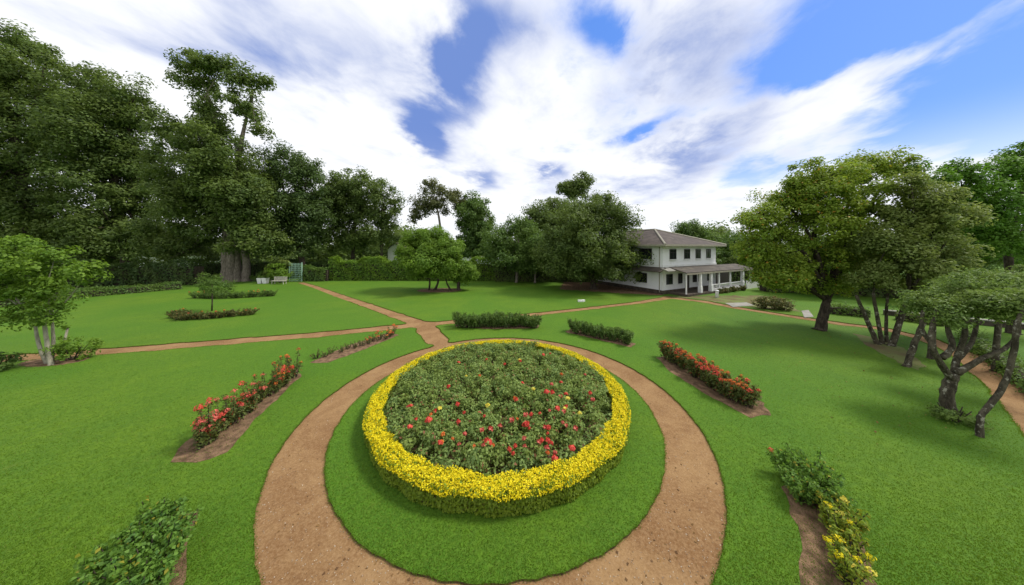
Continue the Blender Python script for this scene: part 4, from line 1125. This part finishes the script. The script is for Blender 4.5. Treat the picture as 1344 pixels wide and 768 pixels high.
mb.build('ridge_cap', M['fascia'], roof)
mb = MB()
mb.box(-ov - 0.03, LX + ov + 0.03, -ov - 0.035, -ov - 0.003, ZE - 0.16, ZE + 0.04); mb.box(-ov - 0.035, -ov - 0.003, -ov, LY + ov, ZE - 0.16, ZE + 0.04)
mb.build('eaves_board', M['fascia'], house)
mb = MB(); mb.box(-0.06, LX + 0.06, -0.06, -0.003, 2.92, 3.12); mb.box(-0.06, -0.003, -0.002, LY, 2.92, 3.12); mb.build('string_course', M['white'], house)
mb = MB(); mb.box(-0.035, 0.16, -0.035, -0.002, 0.42, 2.915); mb.box(-0.035, -0.002, -0.0015, 0.16, 0.42, 2.915); mb.build('corner_board', M['white'], house)
def window(ax, c0, c1, z0, z1, parent=house, mull=1, name='window'):
    """on the front (ax='x', y=0) or the side wall (ax='y', x=0)"""
    def B(mb, a0, a1, d0, d1, q0, q1):
        if ax == 'x': mb.box(a0, a1, -d1, -d0, q0, q1)
        else: mb.box(-d1, -d0, a0, a1, q0, q1)
    mb = MB(); B(mb, c0 + 0.05, c1 - 0.05, 0.003, 0.015, z0 + 0.05, z1 - 0.05)
    o = mb.build(name, M['glass'], parent)
    mb = MB()
    B(mb, c0, c0 + 0.055, 0.004, 0.06, z0, z1); B(mb, c1 - 0.055, c1, 0.004, 0.06, z0, z1)
    B(mb, c0 + 0.056, c1 - 0.056, 0.004, 0.06, z1 - 0.055, z1); B(mb, c0 + 0.056, c1 - 0.056, 0.004, 0.06, z0, z0 + 0.055)
    for k in range(mull):
        m_ = c0 + (c1 - c0) * (k + 1) / (mull + 1); B(mb, m_ - 0.02, m_ + 0.02, 0.016, 0.05, z0 + 0.056, z1 - 0.056)
    zm = z0 + (z1 - z0) * 0.66
    for k in range(mull + 1):
        a = c0 + (c1 - c0) * k / (mull + 1) + (0.056 if k == 0 else 0.021); b = c0 + (c1 - c0) * (k + 1) / (mull + 1) - (0.056 if k == mull else 0.021)
        B(mb, a, b, 0.016, 0.045, zm - 0.018, zm + 0.018)
    mb.build('frame', M['darkwood'], o)
    mb = MB(); B(mb, c0 - 0.08, c1 + 0.08, 0.004, 0.13, z0 - 0.09, z0 - 0.003); mb.build('sill', M['white'], o)
    return o
for a, b in ((1.12, 2.25), (3.72, 4.78), (5.92, 6.9), (8.1, 9.0)): window('x', a, b, 3.72, 4.82)
for a, b in ((0.55, 1.62), (2.62, 3.35), (5.35, 6.1), (6.45, 6.75), (8.3, 9.2)): window('x', a, b, 1.0, 2.12, mull=1 if b - a > .5 else 0)
for a, b in ((1.25, 2.9), (5.0, 6.6), (8.6, 10.2)): window('y', a, b, 3.68, 4.9, mull=3)
for a, b in ((1.85, 3.2), (5.6, 7.2), (9, 10.6)): window('y', a, b, 1.0, 2.1, mull=2)
mb = MB(); mb.box(3.92, 4.62, -0.05, -0.003, 0.425, 2.2); dr = mb.build('door', M['darkwood'], house)
mb = MB(); mb.box(4.5, 4.54, -0.10, -0.051, 1.2, 1.32); mb.build('handle', M['concrete'], dr)
mb = MB()
for px_, py_ in ((-0.06, 0.35), (LX + 0.06, -0.06)): mb.tube([(px_, py_ if px_ < 0 else -0.07, 0.2), (px_, py_ if px_ < 0 else -0.07, ZE - 0.2)], [0.045, 0.045], 6); break
mb.build('drainpipe', M['fascia'], house)
# side awning and verandah roofs
def slope_roof(name, x0, x1, yw, yf, zw, zf, th=0.09, mat='lowroof', parent=house):
    mb = MB(); mb.add([(x0, yw, zw), (x1, yw, zw), (x1, yf, zf), (x0, yf, zf), (x0, yw, zw + th), (x1, yw, zw + th), (x1, yf, zf + th), (x0, yf, zf + th)],
                      [(0, 1, 2, 3), (7, 6, 5, 4), (0, 4, 5, 1), (1, 5, 6, 2), (2, 6, 7, 3), (3, 7, 4, 0)])
    return mb.build(name, M[mat], parent)
slope_roof('verandah_roof', 0.9, 14.7, -0.065, -1.9, 2.80, 2.34)
slope_roof('awning', -0.5, 0.89, -0.065, -0.85, 2.78, 2.50, mat='concrete')
mb = MB(); mb.add([(-0.065, -0.4, 2.78), (-0.065, LY, 2.78), (-1.0, LY, 2.40), (-1.0, -0.4, 2.40), (-0.065, -0.4, 2.87), (-0.065, LY, 2.87), (-1.0, LY, 2.49), (-1.0, -0.4, 2.49)],
                  [(0, 1, 2, 3), (7, 6, 5, 4), (0, 4, 5, 1), (1, 5, 6, 2), (2, 6, 7, 3), (3, 7, 4, 0)])
mb.build('side_awning', M['lowroof'], house)
mb = MB(); mb.box(0.9, 14.7, -1.945, -1.905, 2.20, 2.36)
mb.build('verandah_beam', M['fascia'], house)
for x, y, wd, zt in ((3.52, -1.78, 0.11, 2.36), (5.53, -1.78, 0.11, 2.36), (1.1, -1.75, 0.05, 2.36), (7.2, -1.75, 0.07, 2.36), (9.6, -1.75, 0.07, 2.36), (12.4, -1.75, 0.14, 2.36), (14.4, -1.75, 0.08, 2.36)):
    mb = MB(); mb.box(x - wd, x + wd, y - wd, y + wd, -0.05, zt)
    if wd > .1: mb.box(x - wd - .05, x + wd + .05, y - wd - .05, y + wd + .05, -0.06, 0.9)
    mb.build('column', M['white'], house)
mb = MB(); mb.box(0.9, 14.6, -1.98, -0.06, -0.15, 0.22); mb.build('verandah_floor', M['plinth'], house)
mb = MB(); mb.box(10.22, 14.6, 0.6, 0.75, 0.3, 2.76); mb.build('recess_shade_sheet', M['darkwood'], house)  # dark sheet added to stand in for the shaded recess under the verandah
mb = MB()
mb.box(5.72, 12.2, -1.80, -1.70, 0.225, 0.45)
for k in range(24): mb.box(5.8 + k * 0.27, 5.86 + k * 0.27, -1.78, -1.72, 0.453, 0.86)
mb.box(5.72, 12.2, -1.80, -1.70, 0.863, 0.93); mb.build('balustrade', M['white'], house)
mb = MB(); mb.add([(12.7, -2.1, 0), (18.6, -2.1, 0), (18.6, -2.1, 0.5), (12.7, -2.1, 1.05), (12.7, -1.99, 0), (18.6, -1.99, 0), (18.6, -1.99, 0.5), (12.7, -1.99, 1.05)],
                  [(0, 1, 2, 3), (7, 6, 5, 4), (0, 4, 5, 1), (1, 5, 6, 2), (2, 6, 7, 3), (3, 7, 4, 0)]); mb.build('ramp_parapet', M['white'], house)
def HL(x, y):  # house-local to world
    return Vector((hc.x + x * math.cos(HRZ) - y * math.sin(HRZ), hc.y + x * math.sin(HRZ) + y * math.cos(HRZ), 0))
for i, (x, y, s) in enumerate([(6.3, -2.3, .30), (7.1, -2.35, .34), (7.9, -2.3, .28), (8.8, -2.4, .33), (9.8, -2.3, .30), (10.8, -2.4, .34)]):
    ball_bush('low_shrub', f'little brownish shrub below the verandah rail, {ORD[i]} from the porch posts', HL(x, y), s, M['lf_pale'], 0.12, 26, 0.8, cat='shrub')['group'] = 'little shrubs below the verandah rail'
p = G(941, 391)
po = empty('bollard', (p.x, p.y, 0), 0, 'short white post on bare ground in front of the porch', 'post')
mb = MB(); mb.tube([(0, 0, -0.05), (0, 0, 0.62), (0, 0, 0.66)], [0.16, 0.15, 0.15], 10); mb.build('post', M['white'], po, True)
mb = MB(); mb.tube([(0, 0, 0.661), (0, 0, 0.74), (0, 0, 0.80)], [0.19, 0.16, 0.04], 10); mb.build('cap', M['white'], po, True)
# palm behind the roof
pp = AT(832, 325, 46); pr = empty('palm_tree', (pp.x, pp.y, 0), 0, 'palm fronds showing above the house roof behind the dark tree', 'palm')
mb = MB(); mb.tube([(0, 0, -0.1), (0.1, 0, 4), (0, 0, 8.2)], [0.22, 0.17, 0.14], 8, 0.08); mb.build('trunk', M['bark_grey'], pr, True)
for k in range(11):
    a = k * 0.571; L = random.uniform(2.4, 3.0); P = []; Nn = []
    for q in range(46):
        t = q / 45; x = L * t; z = 8.2 + 1.4 * t - 2.6 * t * t
        for s in (-1, 1):
            P.append((math.cos(a) * x - math.sin(a) * s * 0.2, math.sin(a) * x + math.cos(a) * s * 0.2, z - 0.1)); Nn.append((random.gauss(0, .3), random.gauss(0, .3), 1))
    link('frond', leaf_mesh('frond', np.array(P), np.array(Nn), 0.42, 0.16), M['lf_dark_b'], pr)
# little white object lying on the lawn
p = G(763, 396)
wb = empty('lawn_marker', (p.x, p.y, 0), 0.2, 'tiny low white twin lobed object lying on the far lawn', 'marker')
mb = MB(); mb.prism([(-0.32, -.1), (-0.06, -.14), (0.0, -.06), (0.08, -.12), (0.34, -.08), (0.34, .1), (0.05, .08), (-0.3, .12)], 0, 0.16); mb.build('body', M['white'], wb)
# kerb-like low wall beyond the right path
def low_wall(label, a, b, h=0.3):
    d = (b - a).normalized(); n = Vector((-d.y, d.x, 0)) * 0.15
    r_ = empty('low_wall', (a.x, a.y, 0), 0, label, 'wall')
    mb = MB(); mb.prism([(q.x - a.x, q.y - a.y) for q in (a - n, b - n, b + n, a + n)], -0.05, h); mb.build('wall', M['plinth'], r_)
    n *= 1.25; mb = MB(); mb.prism([(q.x - a.x, q.y - a.y) for q in (a - n, b - n, b + n, a + n)], h + 0.003, h + 0.07); mb.build('coping', M['concrete'], r_)
low_wall('low dark garden wall with pale coping on the far right lawn', G(1160, 413), G(1390, 437))
